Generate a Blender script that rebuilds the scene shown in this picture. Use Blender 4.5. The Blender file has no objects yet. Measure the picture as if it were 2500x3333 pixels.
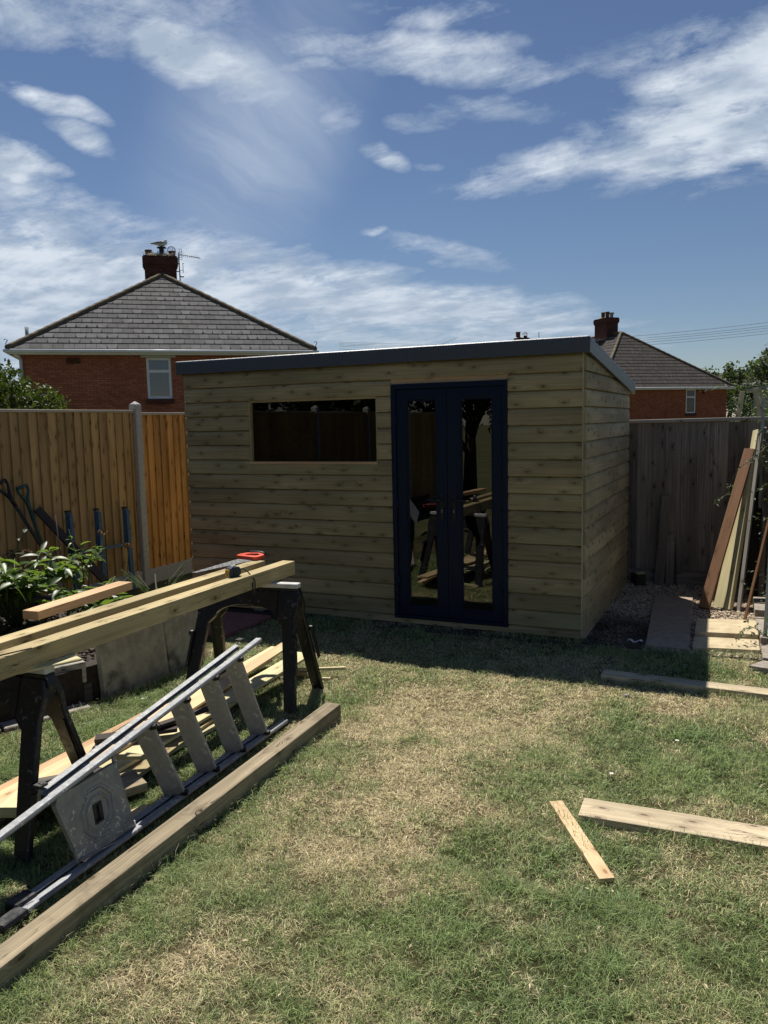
import bpy, math, random
import numpy as np
from mathutils import Vector, Matrix
R = math.radians
scene = bpy.context.scene
COL = scene.collection
random.seed(7)
RNG = np.random.default_rng(11)

# ------------------------------------------------------------------ camera
cam_d = bpy.data.cameras.new("camera")
cam = bpy.data.objects.new("camera", cam_d)
COL.objects.link(cam)
cx = Vector((0.908, 0.418, -0.021)); cz_ = Vector((0.418, -0.902, 0.111)).normalized()
cx = (cx - cz_ * cx.dot(cz_)).normalized(); cy = cz_.cross(cx)
M = Matrix((cx, cy, cz_)).transposed().to_4x4(); M.translation = (0, 0, 1.85)
cam.matrix_world = M
cam_d.sensor_fit = 'VERTICAL'; cam_d.sensor_height = 36.0
cam_d.lens = 2604.65 / 3333 * 36
cam_d.clip_start = 0.05; cam_d.clip_end = 2000
scene.camera = cam

# ------------------------------------------------------------------ light
SUN_DIR = Vector((-0.88, 0.95, 2.23)).normalized()
sun_d = bpy.data.lights.new("sun", 'SUN'); sun_d.energy = 5.0; sun_d.angle = R(0.53); sun_d.color = (1.0, 0.94, 0.85)
sun = bpy.data.objects.new("sun", sun_d); COL.objects.link(sun)
sun.rotation_euler = SUN_DIR.to_track_quat('Z', 'Y').to_euler(); sun.location = (-8, 9, 20)
scene.view_settings.view_transform = 'Standard'; scene.view_settings.look = 'None'
scene.view_settings.exposure = 0.37; scene.view_settings.gamma = 1.0

# ------------------------------------------------------------------ node helper
class NT:
    def __init__(s, nt): s.nt = nt
    def n(s, t, ins=None, **props):
        nd = s.nt.nodes.new(t)
        for k, v in props.items(): setattr(nd, k, v)
        for k, v in (ins or {}).items():
            sock = nd.inputs[k]
            if hasattr(v, 'node'): s.nt.links.new(v, sock)
            else: sock.default_value = v
        return nd
    def math(s, op, a, b=0.0, clamp=False):
        return s.n('ShaderNodeMath', {0: a, 1: b}, operation=op, use_clamp=clamp).outputs[0]
    def ramp(s, f, a, b, c=0.0, d=1.0, smooth=True):
        return s.n('ShaderNodeMapRange', {0: f, 1: a, 2: b, 3: c, 4: d}, interpolation_type='SMOOTHSTEP' if smooth else 'LINEAR').outputs[0]
    def mix(s, f, a, b, mode='MIX'):
        nd = s.n('ShaderNodeMix', data_type='RGBA', blend_type=mode)
        nd.clamp_result = False
        for i, v in ((0, f), (6, a), (7, b)):
            if hasattr(v, 'node'): s.nt.links.new(v, nd.inputs[i])
            else: nd.inputs[i].default_value = v
        return nd.outputs[2]
    def noise(s, vec, scale, detail=4, rough=.55, dist=0.0):
        return s.n('ShaderNodeTexNoise', {'Vector': vec, 'Scale': scale, 'Detail': detail, 'Roughness': rough, 'Distortion': dist}).outputs['Fac']
    def vmul(s, vec, m): return s.n('ShaderNodeVectorMath', {0: vec, 1: m}, operation='MULTIPLY').outputs[0]
    def attr(s, name, out='Vector'): return s.n('ShaderNodeAttribute', attribute_name=name).outputs[out]
def c4(c): return (c[0], c[1], c[2], 1.0)

# ------------------------------------------------------------------ sky (Nishita) with clouds set by azimuth and elevation
world = bpy.data.worlds.new("World"); scene.world = world; world.use_nodes = True
wt = world.node_tree; wt.nodes.clear(); W = NT(wt)
sky = W.n('ShaderNodeTexSky', sky_type='NISHITA'); sky.sun_disc = False
sky.sun_elevation = R(59.8); sky.sun_rotation = R(-42.8); sky.air_density = 1.0; sky.dust_density = 0.05; sky.ozone_density = 3.0
tc = W.n('ShaderNodeTexCoord').outputs['Generated']
sep = W.n('ShaderNodeSeparateXYZ', {0: tc})
az = W.math('MULTIPLY', W.math('ARCTAN2', sep.outputs[0], sep.outputs[1]), 57.2958)
el = W.math('MULTIPLY', W.math('ARCSINE', sep.outputs[2]), 57.2958)
# domain-warp the outline coordinates
wn = W.n('ShaderNodeTexNoise', {'Vector': tc, 'Scale': 9.0, 'Detail': 3.0}).outputs['Color']
wv = W.n('ShaderNodeVectorMath', {0: wn, 1: (.5, .5, .5)}, operation='SUBTRACT').outputs[0]
ae = W.n('ShaderNodeCombineXYZ', {0: az, 1: el, 2: 0.0}).outputs[0]
ae = W.n('ShaderNodeVectorMath', {0: W.vmul(wv, (4.0, 2.6, 0)), 1: ae}, operation='ADD').outputs[0]
CL = [(-43.17,9.31,19.59,4.13,-4,1.35),(-29.86,9.8,11.52,2.3,-10,1.1),(-22.41,7.72,16.13,1.9,-8,1.15),(-46.65,13.62,9.68,1.96,-12,0.75),(-20.22,11.31,4.61,1.09,-15,0.55),
(-44.97,24.71,11.98,2.39,5,0.9),(-37.49,23.3,5.8,1.9,-20,1.25),(-29.43,22.44,3.0,0.61,0,0.6),(-23.16,23.8,8.76,1.41,0,0.7),(-18.0,22.5,7.6,1.2,-12,0.6),(-2.0,18.6,9.3,4.2,15,1.3),
(-10.91,16.47,9.68,1.52,5,0.85),(-4.33,22.14,7.6,1.74,0,0.5),(-15.97,20.15,7.6,1.09,-5,0.45),(-45.34,19.58,3.2,0.7,-8,1.1),(-44.2,18.0,2.0,0.9,-15,1.05),(-48.43,16.27,2.3,1.6,-5,1.2),
(-46.14,15.87,1.38,0.54,0,0.6),(-24.35,17.56,1.9,0.8,-20,1.1),(-21.41,17.02,1.38,0.43,0,0.45),(-27.85,19.95,2.3,1.3,0,0.4),(-21.15,19.81,3.46,0.87,5,0.5),(-25.09,13.02,1.15,0.3,0,0.5),
(-21.05,25.66,5.99,1.09,0,0.5),(-42,5.5,20,4.2,-2,1.1),(-24,5.6,14,2.0,-4,.85),(75,22,25,8,10,.7),(170,20,30,7,0,.6)]  # last two clouds lie out of view, added for fill light
dens = None
for a, e, rx, ry, rot, w in CL:
    mp = W.n('ShaderNodeMapping', {'Vector': ae, 'Location': (a, e, 0), 'Rotation': (0, 0, R(rot)), 'Scale': (rx, ry, 1)}, vector_type='TEXTURE').outputs[0]
    ln = W.n('ShaderNodeVectorMath', {0: mp}, operation='LENGTH').outputs['Value']
    f = W.n('ShaderNodeMapRange', {0: ln, 1: 1.6, 2: 0.0, 3: 0.0, 4: w}, interpolation_type='SMOOTHERSTEP').outputs[0]
    dens = f if dens is None else W.math('MAXIMUM', dens, f)
zz = W.math('ADD', W.math('MAXIMUM', sep.outputs[2], 0.0), 0.16)
pl = W.n('ShaderNodeCombineXYZ', {0: W.math('DIVIDE', sep.outputs[0], zz), 1: W.math('DIVIDE', sep.outputs[1], zz), 2: 0.0}).outputs[0]
plr = W.n('ShaderNodeMapping', {'Vector': pl, 'Rotation': (0, 0, R(28)), 'Scale': (1.0, 1.5, 1)}).outputs[0]
n1 = W.noise(plr, 3.4, 14, .66, .5)
n2 = W.noise(W.n('ShaderNodeMapping', {'Vector': pl, 'Rotation': (0, 0, R(35)), 'Scale': (1.0, 3.2, 1)}).outputs[0], 6.5, 12, .68, .6)
n3 = W.noise(W.n('ShaderNodeMapping', {'Vector': tc, 'Scale': (1, 1, 2.2)}).outputs[0], 13.0, 14, .68, .25)
nn = W.math('ADD', W.math('ADD', W.math('MULTIPLY', n1, .42), W.math('MULTIPLY', n2, .16)), W.math('MULTIPLY', n3, .42))
val = W.math('ADD', dens, W.math('MULTIPLY', W.math('SUBTRACT', nn, .5), W.math('ADD', W.math('MULTIPLY', dens, 4.2), 1.3)))
cm = W.math('MULTIPLY', W.ramp(val, .22, 1.05, smooth=False), 1.0)
# thin veil
vm = W.n('ShaderNodeMapping', {'Vector': ae, 'Location': (-33.5, 18.5, 0), 'Rotation': (0, 0, R(62)), 'Scale': (11, 5.5, 1)}, vector_type='TEXTURE').outputs[0]
vl = W.n('ShaderNodeVectorMath', {0: vm}, operation='LENGTH').outputs['Value']
streak = W.noise(W.n('ShaderNodeMapping', {'Vector': W.n('ShaderNodeMapping', {'Vector': ae, 'Rotation': (0, 0, R(28))}).outputs[0], 'Scale': (.03, .22, 1)}).outputs[0], 1.0, 10, .6, .4)
veil = W.math('MULTIPLY', W.ramp(vl, 1.5, .1, 0, .85), W.ramp(streak, .3, .72, .30, 1.0))
shade = W.math('MULTIPLY', W.ramp(W.noise(plr, 4.2, 7, .55, .1), .36, .66), W.ramp(el, 4.0, 13.0, .5, 1.0))
ccol = W.mix(shade, (3.7, 4.5, 5.6, 1), (6.9, 7.5, 8.2, 1))
skc = W.mix(1.0, sky.outputs[0], (0.53, 0.535, 0.58, 1), 'MULTIPLY')
hs = W.n('ShaderNodeHueSaturation', {'Color': skc, 'Saturation': 1.0, 'Value': 1.0}).outputs[0]
# the empty-air colour is kept even from top to bottom as Nishita gives it
s1 = W.mix(veil, hs, (4.0, 4.8, 6.1, 1))
s2 = W.mix(W.math('MULTIPLY', cm, .92), s1, ccol)
bg = W.n('ShaderNodeBackground', {'Color': s2, 'Strength': 0.085})
W.nt.links.new(bg.outputs[0], W.n('ShaderNodeOutputWorld').inputs[0])

# ------------------------------------------------------------------ materials
def new_mat(name):
    m = bpy.data.materials.new(name); m.use_nodes = True; m.node_tree.nodes.clear()
    t = NT(m.node_tree); b = t.n('ShaderNodeBsdfPrincipled'); o = t.n('ShaderNodeOutputMaterial')
    t.nt.links.new(b.outputs[0], o.inputs[0]); return m, t, b
def setb(t, b, **k):
    for key, v in k.items():
        s = b.inputs[key.replace('_', ' ')]
        if hasattr(v, 'node'): t.nt.links.new(v, s)
        else: s.default_value = v
def bump(t, b, h, strength=.3, dist=.01):
    bn = t.n('ShaderNodeBump', {'Height': h, 'Strength': strength, 'Distance': dist}); t.nt.links.new(bn.outputs[0], b.inputs['Normal'])

def wood(name, ca, cb, knot=(.06, .035, .015), kn=1.0, var=.25, rough=.75, grain=1.0, crack=0.0, tint=None, tint_amt=0.0, spec=.25, dirt=0.0):
    m, t, b = new_mat(name)
    wc = t.attr('wc'); s = t.n('ShaderNodeSeparateXYZ', {0: wc}); u, v, sd = s.outputs
    kvec = t.n('ShaderNodeCombineXYZ', {0: t.math('ADD', t.math('MULTIPLY', u, 4.6), t.math('MULTIPLY', sd, 17.3)), 1: t.math('ADD', t.math('MULTIPLY', v, 11.0), t.math('MULTIPLY', sd, 5.1)), 2: 0.0}).outputs[0]
    kv = t.n('ShaderNodeTexVoronoi', {'Vector': kvec, 'Scale': 1.0, 'Randomness': 1.0}, voronoi_dimensions='2D')
    kd = kv.outputs['Distance']; sel = t.math('GREATER_THAN', t.n('ShaderNodeSeparateColor', {0: kv.outputs['Color']}).outputs[0], 1 - .62 * kn)
    near = t.math('MULTIPLY', t.ramp(kd, .40, .03), sel)
    warp = t.math('MULTIPLY', near, .035)
    lowv = t.n('ShaderNodeCombineXYZ', {0: t.math('MULTIPLY', u, .9), 1: t.math('MULTIPLY', v, 3.0), 2: sd}).outputs[0]
    low = t.noise(lowv, 1.0, 3, .5)
    v2 = t.math('ADD', t.math('ADD', v, warp), t.math('MULTIPLY', low, .05))
    gvec = t.n('ShaderNodeCombineXYZ', {0: t.math('MULTIPLY', u, 1.3), 1: t.math('MULTIPLY', v2, 55.0 * grain), 2: sd}).outputs[0]
    g = t.noise(gvec, 1.0, 6, .62)
    fvec = t.n('ShaderNodeCombineXYZ', {0: t.math('MULTIPLY', u, 10.0), 1: t.math('MULTIPLY', v2, 420.0 * grain), 2: sd}).outputs[0]
    fg = t.noise(fvec, 1.0, 3, .5)
    rings = t.math('MULTIPLY', t.math('ADD', t.math('SINE', t.math('MULTIPLY', t.math('ADD', v2, t.math('MULTIPLY', low, .10)), 420.0 * grain)), 1.0), .5)
    gg = t.math('ADD', t.math('ADD', t.math('MULTIPLY', t.ramp(g, .3, .7), .55), t.math('MULTIPLY', fg, .25)), t.math('MULTIPLY', rings, .2))
    col = t.mix(gg, c4(ca), c4(cb))
    board = t.n('ShaderNodeTexWhiteNoise', {'Vector': t.n('ShaderNodeCombineXYZ', {0: t.math('SNAP', sd, .01), 1: 1.3, 2: 0.0}).outputs[0]}, noise_dimensions='3D')
    bri = t.n('ShaderNodeMapRange', {0: board.outputs['Value'], 1: 0, 2: 1, 3: 1 - var, 4: 1 + var}).outputs[0]
    lo2 = t.ramp(low, .3, .7, .78, 1.2)
    col = t.n('ShaderNodeVectorMath', {0: col, 1: t.math('MULTIPLY', bri, lo2)}, operation='SCALE')
    t.nt.links.new(t.math('MULTIPLY', bri, lo2), col.inputs['Scale']); col = col.outputs[0]
    if tint:
        sel2 = t.math('GREATER_THAN', t.n('ShaderNodeSeparateColor', {0: board.outputs['Color']}).outputs[1], .62)
        col = t.mix(t.math('MULTIPLY', sel2, t.ramp(t.noise(lowv, 1.7, 2), .35, .65, 0, tint_amt)), col, c4(tint))
    kc = t.math('MULTIPLY', t.ramp(kd, .105, .05), sel)
    col = t.mix(t.math('MULTIPLY', near, .38), col, c4(knot))
    col = t.mix(t.math('MULTIPLY', kc, .8), col, c4(knot))
    if dirt:
        ob = t.n('ShaderNodeTexCoord').outputs['Object']
        col = t.mix(t.ramp(t.noise(ob, 7.0, 5, .65), .5, .72, 0, dirt), col, c4([x * .35 for x in ca]))
    h = gg
    if crack:
        cvv = t.n('ShaderNodeCombineXYZ', {0: t.math('MULTIPLY', u, 1.1), 1: t.math('MULTIPLY', v2, 16.0), 2: t.math('ADD', sd, 5.0)}).outputs[0]
        cn = t.noise(cvv, 1.0, 5, .55)
        cr = t.math('MULTIPLY', t.ramp(t.math('ABSOLUTE', t.math('SUBTRACT', cn, .5)), .012, .0), t.ramp(t.noise(lowv, 2.3, 2), .48, .6))
        col = t.mix(t.math('MULTIPLY', cr, crack), col, (.015, .01, .006, 1))
        h = t.math('SUBTRACT', gg, t.math('MULTIPLY', cr, 3.0))
    setb(t, b, Base_Color=col, Roughness=rough, Specular_IOR_Level=spec)
    bump(t, b, h, .35, .0025)
    return m

def plain(name, col, rough=.5, metal=0.0, nscale=30, namt=.25, bumpd=0.0, spec=.5, col2=None, sp=None, spc=(.6, .6, .58), spscale=60, spth=(.66, .7)):
    m, t, b = new_mat(name)
    ob = t.n('ShaderNodeTexCoord').outputs['Object']
    n = t.noise(ob, nscale, 6, .6)
    c2 = col2 or [x * (1 - namt * 2) for x in col]
    cc = t.mix(t.ramp(n, .3, .7), c4(col), c4(c2))
    if sp:
        s_ = t.noise(ob, spscale, 3, .5, .3); s2 = t.noise(ob, spscale * .12, 2, .5)
        msk = t.math('MULTIPLY', t.ramp(s_, spth[0], spth[1]), t.ramp(s2, .4, .6))
        cc = t.mix(t.math('MULTIPLY', msk, sp), cc, c4(spc))
    setb(t, b, Base_Color=cc, Roughness=t.ramp(t.noise(ob, nscale * .6, 4), .3, .7, max(rough - .1, 0.03), min(rough + .1, 1)), Metallic=metal, Specular_IOR_Level=spec)
    if bumpd: bump(t, b, n, .6, bumpd)
    return m

MAT = {}
MAT['clad'] = wood('treated_cladding', (.26, .205, .105), (.44, .36, .205), knot=(.12, .08, .035), var=.13, tint=(.27, .33, .19), tint_amt=.3, crack=.35)
MAT['cladside'] = wood('treated_cladding_side', (.32, .255, .145), (.48, .40, .24), knot=(.10, .07, .035), var=.14, crack=.3)
MAT['green_pine'] = wood('green_treated_pine', (.33, .255, .12), (.50, .41, .22), knot=(.12, .075, .03), var=.08, kn=.7, crack=.8)
MAT['pink_pine'] = wood('pinkish_pine', (.50, .31, .16), (.63, .43, .25), knot=(.2, .1, .05), var=.08, kn=.5, crack=.5)
MAT['pine'] = wood('pale_pine', (.54, .38, .20), (.72, .55, .33), knot=(.25, .13, .05), var=.2, kn=.5)
MAT['lime_pine'] = wood('pale_green_pine', (.46, .40, .21), (.64, .58, .35), knot=(.2, .15, .07), var=.2, kn=.5)
MAT['old'] = wood('weathered_timber', (.17, .135, .085), (.42, .35, .24), knot=(.07, .045, .025), var=.06, crack=1.0, dirt=.35, kn=.5, rough=.9)
MAT['oldpale'] = wood('pale_weathered_timber', (.36, .29, .18), (.66, .56, .39), knot=(.10, .065, .04), var=.06, crack=.9, dirt=.15, rough=.9)
MAT['sleeper_pale'] = wood('bleached_sleeper', (.20, .18, .155), (.46, .43, .38), knot=(.06, .05, .04), var=.05, crack=1.0, dirt=.4, rough=.95)
MAT['sleeper'] = wood('dark_old_sleeper', (.05, .042, .035), (.15, .135, .12), knot=(.02, .015, .01), var=.2, crack=1.0, dirt=.4, rough=.9)
MAT['fence'] = wood('brown_fence_board', (.37, .225, .09), (.58, .38, .17), knot=(.11, .05, .018), var=.16, kn=.9)
MAT['fence_glow'] = wood('orange_fence_board', (.50, .23, .06), (.76, .40, .125), knot=(.17, .06, .015), var=.12, kn=.8)  # boards tinted orange to carry the glow of light on this panel
MAT['fence_top'] = wood('fence_capping', (.42, .36, .27), (.55, .48, .38), var=.05, kn=.2)
MAT['grey_fence'] = wood('grey_weathered_board', (.11, .09, .075), (.36, .31, .27), knot=(.03, .022, .018), var=.3, kn=.5, crack=.8, rough=.95)
MAT['grey_cap'] = wood('grey_capping', (.25, .23, .2), (.42, .39, .34), var=.1, kn=.3, rough=.95)
MAT['red_board'] = wood('red_brown_board', (.19, .095, .045), (.32, .17, .09), knot=(.1, .04, .015), var=.05, kn=.4, crack=.5)
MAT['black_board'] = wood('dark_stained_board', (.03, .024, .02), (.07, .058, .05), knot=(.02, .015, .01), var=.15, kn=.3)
MAT['navy'] = plain('navy_painted_frame', (.005, .014, .036), .42, 0, 300, .06, .0003, spec=.22)
MAT['black_plastic'] = plain('black_plastic', (.008, .009, .013), .42, 0, 60, .2, .0004, sp=.35, spc=(.30, .31, .33), spscale=48, spth=(.63, .66))
MAT['black'] = plain('black_rubber', (.010, .010, .011), .6, 0, 60, .2)
MAT['trim'] = plain('dark_grey_roof_trim', (.060, .072, .095), .42, .0, 120, .15, .0035, spec=.8)
MAT['membrane'] = plain('roof_membrane', (.035, .04, .05), .6, 0, 20, .2, .001)
MAT['white_pvc'] = plain('white_plastic', (.66, .67, .68), .6, 0, 4, .06)
MAT['white_paint'] = plain('scuffed_white_plate', (.62, .62, .60), .55, 0, 30, .12, sp=.6, spc=(.12, .1, .08), spscale=50)
MAT['concrete'] = plain('pale_concrete', (.52, .50, .47), .85, 0, 45, .14, .001)
MAT['slabgrey'] = plain('grey_concrete_slab', (.42, .385, .31), .9, 0, 10, .2, .0015, sp=.8, spc=(.07, .06, .045), spscale=9, spth=(.5, .66))
MAT['slabdark'] = plain('dark_concrete_slab', (.36, .29, .215), .9, 0, 25, .16, .0015, sp=.5, spc=(.3, .27, .23), spscale=70, spth=(.6, .75))
MAT['sandstone'] = plain('yellow_sandstone', (.56, .46, .29), .9, 0, 11, .12, .0015, sp=.5, spc=(.33, .25, .14), spscale=14, spth=(.5, .7))
MAT['stone'] = plain('grey_stone_kerb', (.34, .30, .25), .9, 0, 18, .2, .004)
MAT['redslab'] = plain('red_paving', (.30, .125, .105), .85, 0, 30, .15, .001, sp=.5, spc=(.42, .3, .27), spscale=20)
MAT['soil'] = plain('dark_soil', (.045, .033, .022), 1.0, 0, 30, .3, .01)
MAT['bluepaint'] = plain('blue_painted_steel', (.055, .15, .27), .5, .1, 40, .2)
MAT['greenplastic'] = plain('dark_green_plastic', (.018, .085, .07), .4, 0, 40, .15)
MAT['galv'] = plain('galvanised_post', (.38, .42, .42), .45, .35, 20, .1)
MAT['steel'] = plain('steel', (.32, .33, .34), .35, .8, 80, .2)
MAT['saw_red'] = plain('red_orange_plastic', (.72, .075, .03), .4, 0, 30, .08)
MAT['tape_yellow'] = plain('yellow_plastic', (.6, .36, .05), .4, 0, 30, .1)
MAT['tape_navy'] = plain('navy_rubber', (.012, .025, .06), .5, 0, 90, .2)
MAT['pot'] = plain('terracotta_pot', (.16, .065, .045), .9, 0, 8, .2)
MAT['flaunch'] = plain('lichen_mortar', (.30, .23, .12), 1, 0, 10, .25, .01)
MAT['hip'] = plain('mossy_hip_tile', (.17, .125, .065), .95, 0, 6, .3, .01, sp=.8, spc=(.09, .085, .08), spscale=7, spth=(.45, .6))
MAT['lead'] = plain('lead_grey', (.3, .31, .33), .6, .2, 10, .1)
MAT['aerial'] = plain('aerial_metal', (.09, .11, .13), .5, .4, 10, .1)
MAT['paper'] = plain('white_paper', (.75, .74, .7), .8, 0, 10, .05)
MAT['whiteboard'] = plain('white_panel', (.55, .56, .56), .6, 0, 3, .06)
MAT['bark'] = plain('bark', (.09, .065, .045), .95, 0, 12, .3, .01)
MAT['stemgreen'] = plain('green_stem', (.10, .14, .05), .7, 0, 20, .2)
MAT['deadflower'] = plain('dry_flower', (.36, .22, .11), .9, 0, 60, .3)
MAT['blind'] = plain('blind_slat', (.62, .63, .62), .5, 0, 5, .05)
MAT['gullwhite'] = plain('gull_white', (.7, .7, .7), .8, 0, 5, .05)
MAT['gullgrey'] = plain('gull_grey', (.25, .27, .3), .8, 0, 5, .1)
MAT['wire'] = plain('cable_black', (.05, .055, .07), .5, 0, 5, .1)
MAT['nest'] = plain('bird_mess', (.45, .44, .4), .9, 0, 5, .3)

def m_alu():
    m, t, b = new_mat('paint_spattered_aluminium')
    wc = t.attr('wc'); s = t.n('ShaderNodeSeparateXYZ', {0: wc}); ob = t.n('ShaderNodeTexCoord').outputs['Object']
    strv = t.n('ShaderNodeCombineXYZ', {0: t.math('MULTIPLY', s.outputs[0], 3.0), 1: t.math('MULTIPLY', s.outputs[1], 300.0), 2: s.outputs[2]}).outputs[0]
    st = t.noise(strv, 1.0, 3)
    col = t.mix(st, (.22, .23, .24, 1), (.36, .37, .38, 1))
    p1 = t.noise(ob, 38, 4, .55, .4); p2 = t.noise(ob, 6, 2)
    msk = t.math('MULTIPLY', t.ramp(p1, .60, .63), t.ramp(p2, .42, .56))
    col = t.mix(t.math('MULTIPLY', msk, .85), col, (.55, .55, .52, 1))
    col = t.mix(t.math('MULTIPLY', t.ramp(t.noise(ob, 12, 5, .6), .5, .75), .5), col, (.16, .16, .165, 1))
    setb(t, b, Base_Color=col, Metallic=t.math('SUBTRACT', .3, t.math('MULTIPLY', msk, .3)), Roughness=t.ramp(p1, .3, .7, .58, .78))
    bump(t, b, t.math('ADD', st, t.math('MULTIPLY', msk, 2.0)), .25, .001)
    return m
MAT['alu'] = m_alu()
def m_platform():
    m, t, b = new_mat('spattered_grey_platform')
    wc = t.attr('wc'); s = t.n('ShaderNodeSeparateXYZ', {0: wc}); ob = t.n('ShaderNodeTexCoord').outputs['Object']
    p1 = t.noise(ob, 40, 5, .6, .8); p2 = t.noise(ob, 9, 2); p3 = t.noise(ob, 110, 2)
    msk = t.math('MAXIMUM', t.math('MULTIPLY', t.ramp(p1, .57, .60), t.ramp(p2, .45, .55)), t.math('MULTIPLY', t.ramp(p3, .68, .72), .8))
    col = t.mix(t.ramp(t.noise(ob, 14, 5), .3, .7), (.19, .20, .21, 1), (.27, .285, .29, 1))
    col = t.mix(t.math('MULTIPLY', msk, .95), col, (.62, .61, .55, 1))
    ax = t.math('ABSOLUTE', s.outputs[0]); ay = t.math('ABSOLUTE', s.outputs[1])
    d = t.math('MAXIMUM', t.math('MAXIMUM', ax, ay), t.math('MULTIPLY', t.math('ADD', ax, ay), .72))
    rings = t.math('SINE', t.math('MULTIPLY', d, 190.0))
    rm = t.math('MULTIPLY', t.ramp(rings, .2, .8), t.math('MULTIPLY', t.ramp(d, .045, .05), t.ramp(d, .14, .13)))
    setb(t, b, Base_Color=col, Metallic=.25, Roughness=.5)
    bump(t, b, t.math('ADD', rm, t.math('MULTIPLY', msk, .3)), .8, .004)
    return m
MAT['platform'] = m_platform()
MAT['tread'] = plain('ribbed_grey_tread', (.40, .385, .36), .55, .15, 18, .12, .0005, sp=.8, spc=(.68, .66, .6), spscale=45, spth=(.60, .63))

def m_glass(name, tr=.55, refl=1.0, dirt=.0):
    m = bpy.data.materials.new(name); m.use_nodes = True; m.node_tree.nodes.clear(); t = NT(m.node_tree)
    o = t.n('ShaderNodeOutputMaterial')
    gl = t.n('ShaderNodeBsdfGlossy', {'Color': (1, 1, 1, 1), 'Roughness': .0})
    tp = t.n('ShaderNodeBsdfTransparent', {'Color': (tr, tr * 1.02, tr * 1.05, 1)})
    fr = t.math('MULTIPLY', t.n('ShaderNodeFresnel', {'IOR': 1.75}).outputs[0], refl, True)
    ms = t.n('ShaderNodeMixShader', {0: fr, 1: tp.outputs[0], 2: gl.outputs[0]})
    t.nt.links.new(ms.outputs[0], o.inputs[0]); return m
MAT['glass'] = m_glass('door_glass', .35, 1.45)
MAT['winglass'] = m_glass('dark_window_glass', .3, .75)
MAT['housepane'] = plain('dark_house_pane', (.03, .04, .045), .08, 0, 4, .1, spec=.6)

def m_brick(name, c1, c2, mort, dark=1.0, bw=.225, bh=.075, ms=.011):
    m, t, b = new_mat(name)
    wc = t.attr('wc')
    br = t.n('ShaderNodeTexBrick', {'Vector': wc, 'Color1': c4(c1), 'Color2': c4(c2), 'Mortar': c4(mort), 'Scale': 1.0, 'Mortar Size': ms, 'Mortar Smooth': .2, 'Bias': -.1, 'Brick Width': bw, 'Row Height': bh})
    n = t.noise(wc, 1.1, 6, .6); n3 = t.noise(wc, 9.0, 4, .6)
    col = t.mix(t.ramp(n, .35, .7, 0, .35), br.outputs['Color'], c4([x * .5 for x in c1]))
    col = t.mix(t.ramp(n3, .5, .75, 0, .3), col, c4([x * 1.25 for x in c2]))
    setb(t, b, Base_Color=col, Roughness=.9, Specular_IOR_Level=.2)
    bump(t, b, br.outputs['Fac'], -.5, .008)
    return m
MAT['brick'] = m_brick('orange_red_brick', (.27, .085, .045), (.42, .15, .08), (.15, .075, .055))
MAT['brick_far'] = m_brick('far_red_brick', (.26, .075, .035), (.40, .13, .06), (.13, .065, .045))
MAT['brick_dark'] = m_brick('sooty_chimney_brick', (.08, .03, .022), (.13, .05, .035), (.035, .025, .02))

def m_slate(name, ca, cb, spot, spotamt):
    m, t, b = new_mat(name)
    wc = t.attr('wc'); s = t.n('ShaderNodeSeparateXYZ', {0: wc}); u, v, sd = s.outputs
    cell = t.math('FLOOR', t.math('DIVIDE', u, .33))
    wn = t.n('ShaderNodeTexWhiteNoise', {'Vector': t.n('ShaderNodeCombineXYZ', {0: cell, 1: sd, 2: 0.0}).outputs[0]}, noise_dimensions='3D').outputs['Value']
    col = t.mix(t.ramp(wn, 0, 1, -.25, 1.25, False), c4(ca), c4(cb))
    fr = t.math('FRACT', t.math('DIVIDE', u, .33))
    gap = t.ramp(t.math('ABSOLUTE', t.math('SUBTRACT', fr, .5)), .468, .484)
    ob = t.n('ShaderNodeTexCoord').outputs['Object']
    n = t.noise(ob, 3.0, 7, .65); nf = t.noise(ob, 45.0, 4, .7)
    col = t.mix(t.ramp(nf, .4, .7, 0, .6), col, c4([x * .45 for x in ca]))
    col = t.mix(t.ramp(n, .35, .7, 0, .55), col, c4([x * .55 for x in ca]))
    n2 = t.noise(ob, 14.0, 4, .6)
    col = t.mix(t.math('MULTIPLY', t.ramp(n2, .6, .72), spotamt), col, c4(spot))
    col = t.mix(t.math('MULTIPLY', gap, .85), col, (.02, .02, .02, 1))
    # broken-out corners at some joints
    hole = t.math('MULTIPLY', t.math('GREATER_THAN', wn, .72), t.ramp(t.math('ADD', t.math('POWER', t.math('DIVIDE', t.math('SUBTRACT', .5, t.math('ABSOLUTE', t.math('SUBTRACT', fr, .5))), .12), 2.0), t.math('POWER', t.math('DIVIDE', v, .06), 2.0)), 1.0, .8))
    col = t.mix(hole, col, (.01, .01, .01, 1))
    setb(t, b, Base_Color=col, Roughness=.92, Specular_IOR_Level=.12)
    bump(t, b, t.math('SUBTRACT', n2, t.math('MULTIPLY', gap, 2.0)), .3, .006)
    return m
MAT['slate'] = m_slate('grey_slate', (.105, .105, .107), (.18, .18, .182), (.22, .21, .18), .5)
MAT['tile'] = m_slate('brown_grey_tile', (.060, .052, .050), (.085, .075, .070), (.30, .27, .18), .8)

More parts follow.
